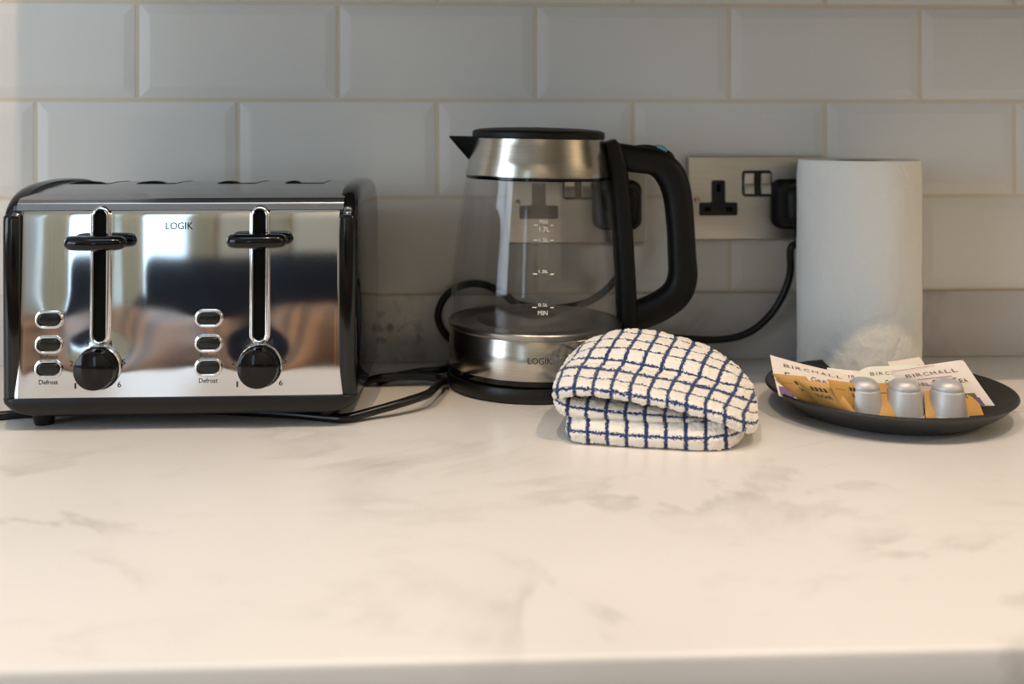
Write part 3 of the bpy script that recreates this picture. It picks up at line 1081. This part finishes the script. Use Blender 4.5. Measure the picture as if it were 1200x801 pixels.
# toaster flex: from the outlet behind the kettle, round behind the base, then in loops beside the toaster
c2 = cord(toaster, [Vector((0.1575, -0.036, 0.120)), at(733, 300, y=-0.034), at(719, 330, y=-0.020), at(690, 353, y=-0.0175), at(650, 361, y=-0.0165), at(610, 357, y=-0.0165), at(588, 343, y=-0.0165), at(566, 333, y=-0.0175), at(542, 334, y=-0.0185), at(523, 346, y=-0.0195), at(513.5, 366, y=-0.0195), at(517, 384, y=-0.0195), at(530, 400, y=-0.0195), at(548, 418, y=-0.0185),
                    Vector((0.0105, -0.0185, 0.0090)), Vector((-0.008, -0.030, 0.0070)), at(522, 431.5, z=0.0065), at(490, 435.5, z=0.0055), at(462, 441, z=0.0042), at(444, 446.5, z=0.0038)] , n=8)
c3 = cord(toaster, [at(428, 447, z=0.0042), at(446, 442.5, z=0.0085), at(470, 440.5, z=0.0095), at(500, 441, z=0.0080), at(518, 444, z=0.0066), at(526, 449, z=0.0088) + Vector((-0.004, 0.004, 0)), at(516, 449, z=0.0125), at(508, 456, z=0.0140), at(500, 462, z=0.0130), at(470, 472, z=0.0105), at(435, 482, z=0.0068), at(405, 489.5, z=0.0042), at(385, 489, z=0.0036), Vector((-0.16, -0.206, 0.0036)), Vector((-0.26, -0.188, 0.0036)), Vector((-0.345, -0.196, 0.0036)), Vector((-0.375, -0.203, 0.0036)), Vector((-0.43, -0.222, 0.0036))])
plug_on(c2, toaster, 0.1550, 0.1600)

# ------------------------------------------------------------------ kitchen roll
RYc, RR, RH = -0.0820, 0.0575, 0.2080
RXc = at(1006, 300, y=RYc).x
roll = thing('paper_roll', 'white kitchen paper roll standing upright by the socket', 'paper roll', (RXc, RYc, 0))
bm = bmesh.new()
nseg, nh = 150, 90
rows = []
for j in range(nh + 1):
    z = RH * j / nh
    row = []
    for k in range(nseg):
        a = 2 * PI * k / nseg
        p = Vector((math.cos(a), math.sin(a), 0))
        n1_ = noise.noise(Vector((p.x * 2.2, p.y * 2.2, z * 14)))
        n2_ = noise.noise(Vector((p.x * 5, p.y * 5, z * 45 + 3)))
        r = RR + 0.0009 * n1_ + 0.00035 * n2_
        r -= 0.0020 * max(0, (0.02 - (RH - z)) / 0.02) ** 2 * (0.5 + n1_)
        low = max(0, 1 - z / 0.055)
        r += 0.0016 * low * noise.noise(Vector((p.x * 9, p.y * 9, z * 90)))
        # loose end of the last sheet
        d = (a - (-0.62)) % (2 * PI)
        if d > PI:
            d -= 2 * PI
        r += 0.0012 / (1 + math.exp(d / 0.012)) * max(0, 1 - abs(d) / 1.2)
        row.append((r * p.x, r * p.y, z))
    rows.append(row)
vs = grid_faces(bm, rows, close_u=True)
for ring_v, z in ((vs[-1], RH), (vs[0], 0.0)):
    inn = [bm.verts.new((0.0215 * math.cos(2 * PI * k / nseg), 0.0215 * math.sin(2 * PI * k / nseg), z - (0.0008 if z else 0))) for k in range(nseg)]
    for k in range(nseg):
        bm.faces.new((ring_v[k], ring_v[(k + 1) % nseg], inn[(k + 1) % nseg], inn[k]))
obj('paper', bm, M['paper'], roll, True, 50)
bm = bmesh.new()
lathe(bm, [(0.0216, 0.0), (0.0216, RH - 0.001), (0.0204, RH - 0.001), (0.0204, 0.0), (0.0216, 0.0)], 48)
obj('core', bm, M['card'], roll)

# ------------------------------------------------------------------ tea towel
TO = Vector((0.0765, -0.2900, 0.0))
TA = math.atan2(-0.026, 0.107)
TU, TVv = Vector((math.cos(TA), math.sin(TA), 0)), Vector((-math.sin(TA), math.cos(TA), 0))
PITCH = 0.0145


def slab(stations, nu=130, nv=230, umul=1.0, v0=0.0, tail=0.0):
    """stations: (x, [(y, z) closed outline, same count]); returns grid of local points and cloth coordinates"""
    xs_ = [s[0] for s in stations]
    K = len(stations[0][1])
    # dense closed outlines
    outl = []
    for _, pts in stations:
        c_ = catmull([(y, z, 0) for y, z in pts], 12, closed=True)
        outl.append(np.array([(p.x, p.y) for p in c_]))
    m_ = outl[0].shape[0]
    res = []
    # smooth interpolation along x
    ctr = [Vector((x, 0, 0)) for x in xs_]
    T_ = np.linspace(0, len(xs_) - 1, nu)
    for t_ in T_:
        i = min(int(t_), len(xs_) - 2)
        f_ = t_ - i
        i0, i1, i2, i3 = max(i - 1, 0), i, i + 1, min(i + 2, len(xs_) - 1)
        w = [0.5 * (-f_ + 2 * f_ ** 2 - f_ ** 3), 0.5 * (2 - 5 * f_ ** 2 + 3 * f_ ** 3), 0.5 * (f_ + 4 * f_ ** 2 - 3 * f_ ** 3), 0.5 * (-f_ ** 2 + f_ ** 3)]
        o_ = sum(w[k] * outl[j] for k, j in enumerate((i0, i1, i2, i3)))
        x = sum(w[k] * xs_[j] for k, j in enumerate((i0, i1, i2, i3)))
        cl = np.vstack([o_, o_[:1]])
        seg = np.r_[0, np.cumsum(np.hypot(*np.diff(cl, axis=0).T))]
        tt = np.linspace(0, seg[-1], nv + 1)[:-1]
        yy_, zz_ = np.interp(tt, seg, cl[:, 0]), np.interp(tt, seg, cl[:, 1])
        # arclength measured from the front nose (largest -y)
        res.append((x, yy_, zz_, tt - tt[np.argmin(yy_)]))
    return res


def add_cloth(bm, uvl, res, u0=0.0, v0=0.0, amp=0.0011, crest=None):
    rows, uvs = [], []
    ulen = 0.0
    px = None
    for x, yy_, zz_, tt in res:
        mid = Vector((x, yy_.min(), 0))
        if px is not None:
            ulen += math.hypot(x - px[0], 0.35 * (zz_.mean() - px[1]))
        px = (x, zz_.mean())
        rows.append([Vector((x, float(a), float(b_))) for a, b_ in zip(yy_, zz_)])
        row_uv = []
        for q in tt:
            q = float(q)
            uu, vv = ulen + u0, q + v0
            if crest:
                d_ = q - crest
                vv -= 0.0029 * math.tanh(d_ / 0.0042)
                uu -= 0.22 * max(0, min(d_, 0.06)) + 0.30 * max(-0.024, min(0, d_)) * (x / 0.14)
            row_uv.append((uu / PITCH, vv / PITCH))
        uvs.append(row_uv)
    nr, nc = len(rows), len(rows[0])
    # normals for the pile
    out = []
    for i in range(nr):
        r_ = []
        for j in range(nc):
            a = rows[min(i + 1, nr - 1)][j] - rows[max(i - 1, 0)][j]
            b_ = rows[i][(j + 1) % nc] - rows[i][(j - 1) % nc]
            n_ = a.cross(b_)
            if n_.length > 1e-12:
                n_.normalize()
            p = rows[i][j]
            u_, v_ = uvs[i][j]
            fu, fv = abs((u_ % 1) - 0.5), abs((v_ % 1) - 0.5)
            groove = max(math.exp(-(fu / 0.10) ** 2), 0.8 * math.exp(-(fv / 0.10) ** 2))
            h = amp * (1.1 * noise.noise(p * 700) + 0.7 * noise.noise(p * 330 + Vector((5, 1, 2)))) * (1 - 0.5 * groove) + 0.0010 * (1 - groove)
            big = 0.0010 * noise.noise(p * 60)
            r_.append(p - n_ * (h + big) if False else p + n_ * (h + big))
        out.append(r_)
    W = lambda p: TO + TU * p.x + TVv * p.y + Vector((0, 0, max(p.z, 0.0005)))
    vs_ = [[bm.verts.new(W(p)) for p in r_] for r_ in out]
    for i in range(nr - 1):
        for j in range(nc):
            j2 = (j + 1) % nc
            f_ = bm.faces.new((vs_[i][j], vs_[i][j2], vs_[i + 1][j2], vs_[i + 1][j]))
            q = [uvs[i][j], uvs[i][j2], uvs[i + 1][j2], uvs[i + 1][j]]
            # keep cloth coordinates continuous across the seam at the back
            base = q[0][1]
            for lp, (a, b_) in zip(f_.loops, q):
                if b_ - base > 5:
                    b_ = base
                if base - b_ > 5:
                    b_ = base
                lp[uvl].uv = (a, b_)
    for ring_v in (vs_[0], vs_[-1]):
        try:
            bm.faces.new(ring_v)
        except ValueError:
            pass


def sec_flat(yf, yb, z0, z1f, z1b, nose=0.0):
    """flat folded layer: rounded at front and back; ordered so that normals point outwards"""
    zf = (z0 + z1f) / 2
    return [(yb, (z0 + z1b) / 2), (yb - 0.010, z0), ((yf + yb) / 2, z0), (yf + 0.012, z0), (yf + 0.003, z0 + 0.25 * (z1f - z0)), (yf, zf), (yf + 0.003, z1f - 0.22 * (z1f - z0)), (yf + 0.012, z1f), ((yf + yb) / 2, (z1f + z1b) / 2), (yb - 0.012, z1b)]


bm = bmesh.new()
uvl = bm.loops.layers.uv.new('UVMap')
# bottom layer
S1 = [(-0.0015, sec_flat(0.012, 0.10, 0.006, 0.013, 0.014)),
      (0.0015, sec_flat(0.003, 0.11, 0.001, 0.0185, 0.020)),
      (0.010, sec_flat(-0.002, 0.118, 0.0, 0.0200, 0.024)),
      (0.040, sec_flat(-0.003, 0.120, 0.0, 0.0195, 0.026)),
      (0.075, sec_flat(-0.003, 0.120, 0.0, 0.0190, 0.026)),
      (0.100, sec_flat(-0.002, 0.118, 0.0, 0.0200, 0.024)),
      (0.115, sec_flat(0.002, 0.112, 0.0, 0.0215, 0.022)),
      (0.125, sec_flat(0.012, 0.100, 0.001, 0.0205, 0.020)),
      (0.131, sec_flat(0.030, 0.085, 0.005, 0.015, 0.016))]
add_cloth(bm, uvl, slab(S1, 170, 290), 0.004, 0.0060)
# middle fold
S2 = [(-0.0112, sec_flat(0.016, 0.085, 0.0275, 0.0325, 0.036)),
      (-0.0092, sec_flat(0.006, 0.10, 0.0230, 0.0345, 0.040)),
      (-0.002, sec_flat(0.001, 0.112, 0.0195, 0.0330, 0.040)),
      (0.015, sec_flat(0.000, 0.116, 0.0185, 0.0300, 0.034)),
      (0.045, sec_flat(0.001, 0.116, 0.0180, 0.0280, 0.031)),
      (0.075, sec_flat(0.003, 0.114, 0.0175, 0.0255, 0.029)),
      (0.096, sec_flat(0.010, 0.106, 0.0175, 0.0230, 0.026)),
      (0.108, sec_flat(0.026, 0.094, 0.0180, 0.0215, 0.023))]
add_cloth(bm, uvl, slab(S2, 160, 260), 0.010, 0.004)


def sec_top(yf, yb, zu, zn, zt, zc, zp, yc=0.033, yp=0.082):
    """heaped top fold: hollow under side zu, nose zn, front top zt, crease at zc, hump zp behind it"""
    return [(yb, zu * 0.55 + zp * 0.35), (yb - 0.012, zu - 0.003), (yf + 0.055, zu - 0.001), (yf + 0.015, zu + 0.0005), (yf + 0.004, zu + 0.2 * (zn - zu)), (yf, zn), (yf + 0.004, zn + 0.62 * (zt - zn)), (yf + 0.015, zt), (yc - 0.003, zc), (yc + 0.004, zc + 0.0005), (yc + 0.018, zc + 0.58 * (zp - zc)), (yp, zp), (yb - 0.014, zp - 0.007)]


S3 = [(-0.0122, sec_top(0.018, 0.080, 0.0300, 0.0345, 0.0385, 0.0400, 0.0400, 0.036, 0.060)),
      (-0.0100, sec_top(0.006, 0.095, 0.0300, 0.0375, 0.0440, 0.0455, 0.0460, 0.035, 0.068)),
      (-0.003, sec_top(-0.001, 0.106, 0.0335, 0.0405, 0.0480, 0.0505, 0.0540, 0.034, 0.076)),
      (0.010, sec_top(-0.005, 0.114, 0.0375, 0.0425, 0.0490, 0.0530, 0.0630, 0.033, 0.080)),
      (0.030, sec_top(-0.006, 0.120, 0.0370, 0.0420, 0.0480, 0.0525, 0.0690, 0.033, 0.084)),
      (0.052, sec_top(-0.007, 0.122, 0.0350, 0.0400, 0.0460, 0.0505, 0.0700, 0.033, 0.086)),
      (0.074, sec_top(-0.007, 0.122, 0.0320, 0.0370, 0.0430, 0.0475, 0.0670, 0.033, 0.086)),
      (0.096, sec_top(-0.006, 0.120, 0.0275, 0.0330, 0.0395, 0.0440, 0.0615, 0.035, 0.086)),
      (0.115, sec_top(-0.003, 0.115, 0.0210, 0.0280, 0.0345, 0.0390, 0.0535, 0.037, 0.084)),
      (0.129, sec_top(0.005, 0.106, 0.0130, 0.0215, 0.0285, 0.0330, 0.0440, 0.041, 0.080)),
      (0.138, sec_top(0.020, 0.094, 0.0100, 0.0170, 0.0215, 0.0250, 0.0330, 0.046, 0.074)),
      (0.1415, sec_top(0.034, 0.084, 0.0120, 0.0160, 0.0180, 0.0200, 0.0220, 0.052, 0.068))]
add_cloth(bm, uvl, slab(S3, 200, 340), 0.002, 0.0032, 0.0011, 0.0330)
bmesh.ops.recalc_face_normals(bm, faces=bm.faces[:])
me = bpy.data.meshes.new('tea_towel')
bm.to_mesh(me)
bm.free()
tw = link_mesh('tea_towel', me, M['towel'])
tag(tw, 'folded white terry tea towel with a navy check, in front of the kettle', 'towel')

# ------------------------------------------------------------------ dish and what lies in it
PX, PY, PR = 0.3560, -0.2110, 0.1000
bm = bmesh.new()
prof = [(0.0001, 0.0030), (0.050, 0.0030), (0.066, 0.0042), (0.078, 0.0085), (0.089, 0.0148), (0.0965, 0.0200), (0.0985, 0.0216), (0.0998, 0.0217), (0.1002, 0.0207), (0.0996, 0.0190), (0.090, 0.0105), (0.080, 0.0042), (0.072, 0.0008), (0.068, 0.0), (0.0001, 0.0)]
prof = [prof[0]] + [(p.x, p.y) for p in catmull([(a, b_, 0) for a, b_ in prof[1:-1]], 4)] + [prof[-1]]
lathe(bm, prof, 128, (PX, PY, 0))
dish = obj('dish', bm, M['dish'], None, True, 50)
tag(dish, 'shallow round charcoal dish holding tea envelopes, sugar sachets and capsules', 'plate')


def patch_fn(TL, TR, BR, BL, bulge=0.0, curl=(0, 0, 0, 0)):
    TL, TR, BR, BL = [Vector(p) for p in (TL, TR, BR, BL)]
    nrm = (TR - TL).cross(TL - BL).normalized()
    if nrm.dot(Vector((0, -DIST, HGT)) - TL) < 0:
        nrm = -nrm

    def fn(s, t, off=0.0):
        p = (TL * (1 - s) + TR * s) * (1 - t) + (BL * (1 - s) + BR * s) * t
        h = bulge * (4 * s * (1 - s)) * (4 * t * (1 - t))
        h += curl[0] * max(0, 1 - (s + t) / 0.7) ** 2 + curl[1] * max(0, 1 - (1 - s + t) / 0.7) ** 2 + curl[2] * max(0, 1 - (2 - s - t) / 0.7) ** 2 + curl[3] * max(0, 1 - (s + 1 - t) / 0.7) ** 2
        return p + nrm * (h + off)
    return fn


def packet(name, fn, m, label, cat, group, thick=0.0012, corner=0.0, n=20):
    """a thin filled packet: two skins meeting at a crimped edge"""
    bm = bmesh.new()

    def warp(s, t):
        if corner and s < corner and t < corner:           # rounded upper corner
            d = Vector((corner - s, corner - t))
            if d.length > corner:
                d = d.normalized() * corner
                return corner - d.x, corner - d.y
        return s, t
    grids = []
    for sgn in (1, -1):
        rows = []
        for i in range(n + 1):
            r_ = []
            for j in range(n + 1):
                s, t = j / n, i / n
                e = min(s, 1 - s, t, 1 - t)
                o_ = sgn * thick * 0.5 * (0.25 + 0.75 * min(1, e / 0.12))
                if e == 0:
                    o_ = 0.0
                r_.append(fn(*warp(s, t), o_))
            rows.append(r_)
        grids.append(grid_faces(bm, rows))
    bmesh.ops.remove_doubles(bm, verts=bm.verts[:], dist=1e-6)
    o = obj(name, bm, m, None, True, 60)
    tag(o, label, cat, group)
    return o


def print_on(o, fn, name, items, m, thick):
    return letters(name, items, lambda x, y: fn(x, 1 - y, thick * 0.5 + 0.0004), m, o)


# tea envelopes: (corner pixels with heights)
def env(TL, TR, BR, BL, bulge=0.001, curl=(0, 0, 0, 0)):
    return patch_fn(*[at(u, v, z=z) for u, v, z in (TL, TR, BR, BL)], bulge, curl)


ENV_G = 'tea envelopes in the charcoal dish'


def small_caps(x, y, w, h, words=('Earl', 'Grey', 'Tea')):
    out, n_ = [], sum(len(q) for q in words) + 0.7 * (len(words) - 1) + 0.25 * len(words)
    u = w / n_
    for wd in words:
        out.append((wd[0], x, y, u * 1.05, h, 0.002))
        x += u * 1.25
        for c_ in wd[1:].upper():
            out.append((c_, x, y, u * 0.82, h * 0.72, 0.0))
            x += u
        x += 0.7 * u
    return out


f1 = env((901, 418, 0.046), (1001, 440, 0.030), (1012, 478, 0.010), (913, 464, 0.0200), 0.0015, (0.003, 0, 0, 0))
e1 = packet('tea_envelope', f1, M['envelope'], 'white earl grey tea envelope with curled corner, sticking up over the rim nearest the towel', 'tea envelope', ENV_G)


def TEA_TXT(x, w):
    adv = [0.45 if c_ == 'I' else 1.0 for c_ in 'BIRCHALL']
    u = w / (sum(adv) - 0.25)
    out = []
    for c_, a_ in zip('BIRCHALL', adv):
        out.append((c_, x, 0.77, u * (0.16 if c_ == 'I' else 0.72), 0.078, -0.002))
        x += u * a_
    return out


TEA_SUB = lambda x, w: small_caps(x - 0.02, 0.50, w + 0.10, 0.13)
print_on(e1, f1, 'brand_lettering', TEA_TXT(0.14, 0.70), M['plum'], 0.0012)
print_on(e1, f1, 'tea_lettering', TEA_SUB(0.15, 0.70), M['tea_ink'], 0.0012)
print_on(e1, f1, 'flower_print', [('-', 0.02, 0.02, 0.16, 0.22)], M['purple'], 0.0012)

f2 = env((969, 432, 0.034), (1042, 437, 0.034), (1052, 480, 0.008), (975, 478, 0.008), 0.001, (0.002, 0, 0, 0))
e2 = packet('tea_envelope', f2, M['envelope'], 'white earl grey tea envelope half hidden under the cream one', 'tea envelope', ENV_G)
print_on(e2, f2, 'brand_lettering', TEA_TXT(0.24, 0.66), M['plum'], 0.0012)
print_on(e2, f2, 'tea_lettering', small_caps(0.24, 0.52, 0.70, 0.12), M['tea_ink'], 0.0012)

f3 = env((1000, 430, 0.038), (1078, 427, 0.040), (1085, 478, 0.009), (1012, 480, 0.009), 0.001)
e3 = packet('tea_envelope', f3, M['envelope_green'], 'cream green tea envelope with a rounded corner and olive lettering', 'tea envelope', ENV_G, 0.0012, 0.30)
print_on(e3, f3, 'brand_lettering', TEA_TXT(0.22, 0.66), M['olive_ink'], 0.0012)
print_on(e3, f3, 'tea_lettering', small_caps(0.42, 0.53, 0.44, 0.12, ('Green', 'Tea')), M['tea_ink'], 0.0012)

f5 = env((1040, 424, 0.030), (1078, 418, 0.034), (1100, 452, 0.0125), (1060, 458, 0.0125), 0.0)
e5 = packet('tea_envelope', f5, M['envelope'], 'white tea envelope of which one corner peeps out beside the paper roll', 'tea envelope', ENV_G, 0.0010)

f4 = env((1041, 434, 0.042), (1127, 421, 0.048), (1166, 475, 0.0145), (1082, 476, 0.0125), 0.0, (0, 0.002, 0, 0))
e4 = packet('tea_envelope', f4, M['envelope'], 'white earl grey tea envelope lying uncovered behind the three capsules', 'tea envelope', ENV_G)
print_on(e4, f4, 'brand_lettering', TEA_TXT(0.14, 0.70), M['plum'], 0.0012)
print_on(e4, f4, 'fine_print_line', [('-', 0.24, 0.69, 0.48, 0.012)], M['rose_ink'], 0.0012)
print_on(e4, f4, 'tea_lettering', small_caps(0.12, 0.53, 0.76, 0.12), M['tea_ink'], 0.0012)
print_on(e4, f4, 'border_line', [('-', 0.02, 0.965, 0.58, 0.010)], M['rose_ink'], 0.0012)
print_on(e4, f4, 'flower_print', [('-', 0.60, 0.02, 0.26, 0.17)], M['purple'], 0.0012)
print_on(e4, f4, 'leaf_print', [('-', 0.64, 0.20, 0.20, 0.09)], M['green_print'], 0.0012)

SUG_G = 'kraft sugar sachets in the charcoal dish'
SUG = [((905, 437, 0.036), (944, 441, 0.036), (976, 478, 0.0135), (929, 468, 0.0165), 'brown sugar sachet nearest the towel, its right edge under the next'),
       ((931, 443, 0.0355), (978, 450, 0.0335), (1006, 487, 0.0120), (960, 477, 0.0135), 'brown sugar sachet overlapping two others, with printed word in view'),
       ((968, 444, 0.0385), (1012, 450, 0.0325), (1015, 483, 0.0095), (987, 477, 0.0170), 'brown sugar sachet partly behind the first capsule'),
       ((1018, 449, 0.0300), (1069, 449, 0.0300), (1066, 490, 0.0080), (1022, 490, 0.0080), 'brown sugar sachet showing between the first two capsules'),
       ((1082, 447, 0.0310), (1138, 446, 0.0310), (1153, 486, 0.0085), (1085, 490, 0.0080), 'brown sugar sachet with a corner beyond the last capsule')]
for i, (a, b_, c, d, lab) in enumerate(SUG):
    ff = patch_fn(*[at(u, v, z=z) for u, v, z in (a, b_, c, d)], 0.0016, (0.001, 0, 0, 0))
    so = packet('sugar_sachet', ff, M['sugar'], lab, 'sugar sachet', SUG_G, 0.0016)
    tx = 0.52 if i in (0, 2) else (0.26 if i == 1 else 0.40)
    print_on(so, ff, 'lettering', [('SUGAR', tx, 0.46, 0.40, 0.13, 0.01), ('-', 0.12, 0.675, 0.26, 0.012), ('|', tx, 0.68, 0.07, 0.13), ('|', tx + 0.11, 0.68, 0.07, 0.13), ('|', tx + 0.22, 0.68, 0.07, 0.13), ('|', tx + 0.33, 0.68, 0.07, 0.13)], M['dark_ink'], 0.0016)

CAP_G = 'silver coffee capsules in the dish'
proto = None
for u, v, lab in ((1019.5, 489, 'silver coffee capsule nearest the folded towel, standing foil side down'), (1068, 490, 'silver coffee capsule between two others, standing foil side down'), (1119.5, 490.5, 'silver coffee capsule at the end of its row, by the earl grey envelope corner')):
    p = at(u, v, z=0.0085)
    p = Vector((p.x, p.y + 0.013, 0.0078))
    if proto is None:
        bm = bmesh.new()
        lathe(bm, [(0.0001, 0.0004), (0.0148, 0.0004), (0.0156, 0.0), (0.0160, 0.0006), (0.0156, 0.0012), (0.0149, 0.0014), (0.0147, 0.0022), (0.0128, 0.0192), (0.0125, 0.0200), (0.0119, 0.0207), (0.0121, 0.0214), (0.0118, 0.0232), (0.0107, 0.0256), (0.0086, 0.0276), (0.0062, 0.0286), (0.0048, 0.0284), (0.0040, 0.0278), (0.0001, 0.0276)], 64)
        proto = obj('coffee_capsule', bm, M['capsule'], None, True, 60)
        o = proto
    else:
        o = proto.copy()
        COL.objects.link(o)
    o.location = p
    tag(o, lab, 'coffee capsule', CAP_G)

# ------------------------------------------------------------------ light
def kelvin(t):
    return {2700: (1.0, 0.66, 0.36), 3000: (1.0, 0.72, 0.44), 3500: (1.0, 0.79, 0.58), 4500: (1.0, 0.90, 0.78)}[t]


def lamp(name, kind, loc, power, col, target=None, **kw):
    ld = bpy.data.lights.new(name, kind)
    ld.energy = power
    ld.color = col
    for k, v in kw.items():
        setattr(ld, k, v)
    o = bpy.data.objects.new(name, ld)
    COL.objects.link(o)
    o.location = loc
    if target is not None:
        o.rotation_euler = (Vector(target) - Vector(loc)).to_track_quat('-Z', 'Y').to_euler()
    return o


# warm ceiling downlights over the front of the worktop
for x, y, e_ in ((-0.145, -0.87, 29), (0.52, -0.87, 29)):
    lamp('ceiling_lamp', 'SPOT', (x, y, RZ1 - 0.03), e_, (1.0, 0.72, 0.43), (x, y, 0), spot_size=math.radians(125), spot_blend=0.6, shadow_soft_size=0.008)
lamp('pendant_lamp', 'POINT', (1.65, -1.0, 1.0), 14, (1.0, 0.78, 0.52), shadow_soft_size=0.09)
lamp('fill_spot', 'SPOT', (0.1, -2.55, RZ1 - 0.03), 40, (1.0, 0.88, 0.74), (-0.1, -3.6, 0.0), spot_size=math.radians(110), spot_blend=0.5, shadow_soft_size=0.05)  # added fill with no known fixture, brightens the mirrored far wall
# daylight: roof window, far window, side window
lamp('daylight', 'AREA', (0, (KY0 + KY1) / 2, RZ1 + 0.13), 9.3, (0.74, 0.86, 1.0), (0, (KY0 + KY1) / 2, 0), shape='RECTANGLE', size=KX1 - KX0, size_y=KY1 - KY0)
lamp('daylight', 'AREA', ((WX0 + WX1) / 2, RY - 0.08, (WZ0 + WZ1) / 2), 8.0, (0.60, 0.84, 1.0), ((WX0 + WX1) / 2, 0, (WZ0 + WZ1) / 2), shape='RECTANGLE', size=WX1 - WX0, size_y=WZ1 - WZ0)
lamp('daylight', 'AREA', (RX0 - 0.08, (VY0 + VY1) / 2, (VZ0 + VZ1) / 2), 40, (0.72, 0.86, 1.0), (0, (VY0 + VY1) / 2, (VZ0 + VZ1) / 2), shape='RECTANGLE', size=VY1 - VY0, size_y=VZ1 - VZ0)

w = bpy.data.worlds.new('sky')
SC.world = w
w.use_nodes = True
w.node_tree.nodes['Background'].inputs['Color'].default_value = (0.75, 0.85, 1.0, 1)
w.node_tree.nodes['Background'].inputs['Strength'].default_value = 0.6

# ------------------------------------------------------------------ camera
cd = bpy.data.cameras.new('camera')
cd.sensor_fit = 'HORIZONTAL'
cd.sensor_width = 36.0
cd.lens = F * 36.0 / 1200.0
cd.shift_y = -(400.5 - Y0) / 1200.0
cd.clip_start = 0.02
cd.dof.use_dof = True
cd.dof.focus_distance = 0.84
cd.dof.aperture_fstop = 4.0
cam = bpy.data.objects.new('camera', cd)
COL.objects.link(cam)
cam.location = (0, -DIST, HGT)
cam.rotation_euler = (PI / 2, 0, -YAW)
SC.camera = cam

vs_ = SC.view_settings
SC.display_settings.display_device = 'sRGB'
vs_.view_transform = 'Standard'
vs_.look = 'None'
vs_.gamma = 1.0
vs_.use_curve_mapping = False
vs_.exposure = 0.0
SC.cycles.max_bounces = 10
SC.cycles.transparent_max_bounces = 16
SC.cycles.caustics_reflective = False
SC.cycles.caustics_refractive = False
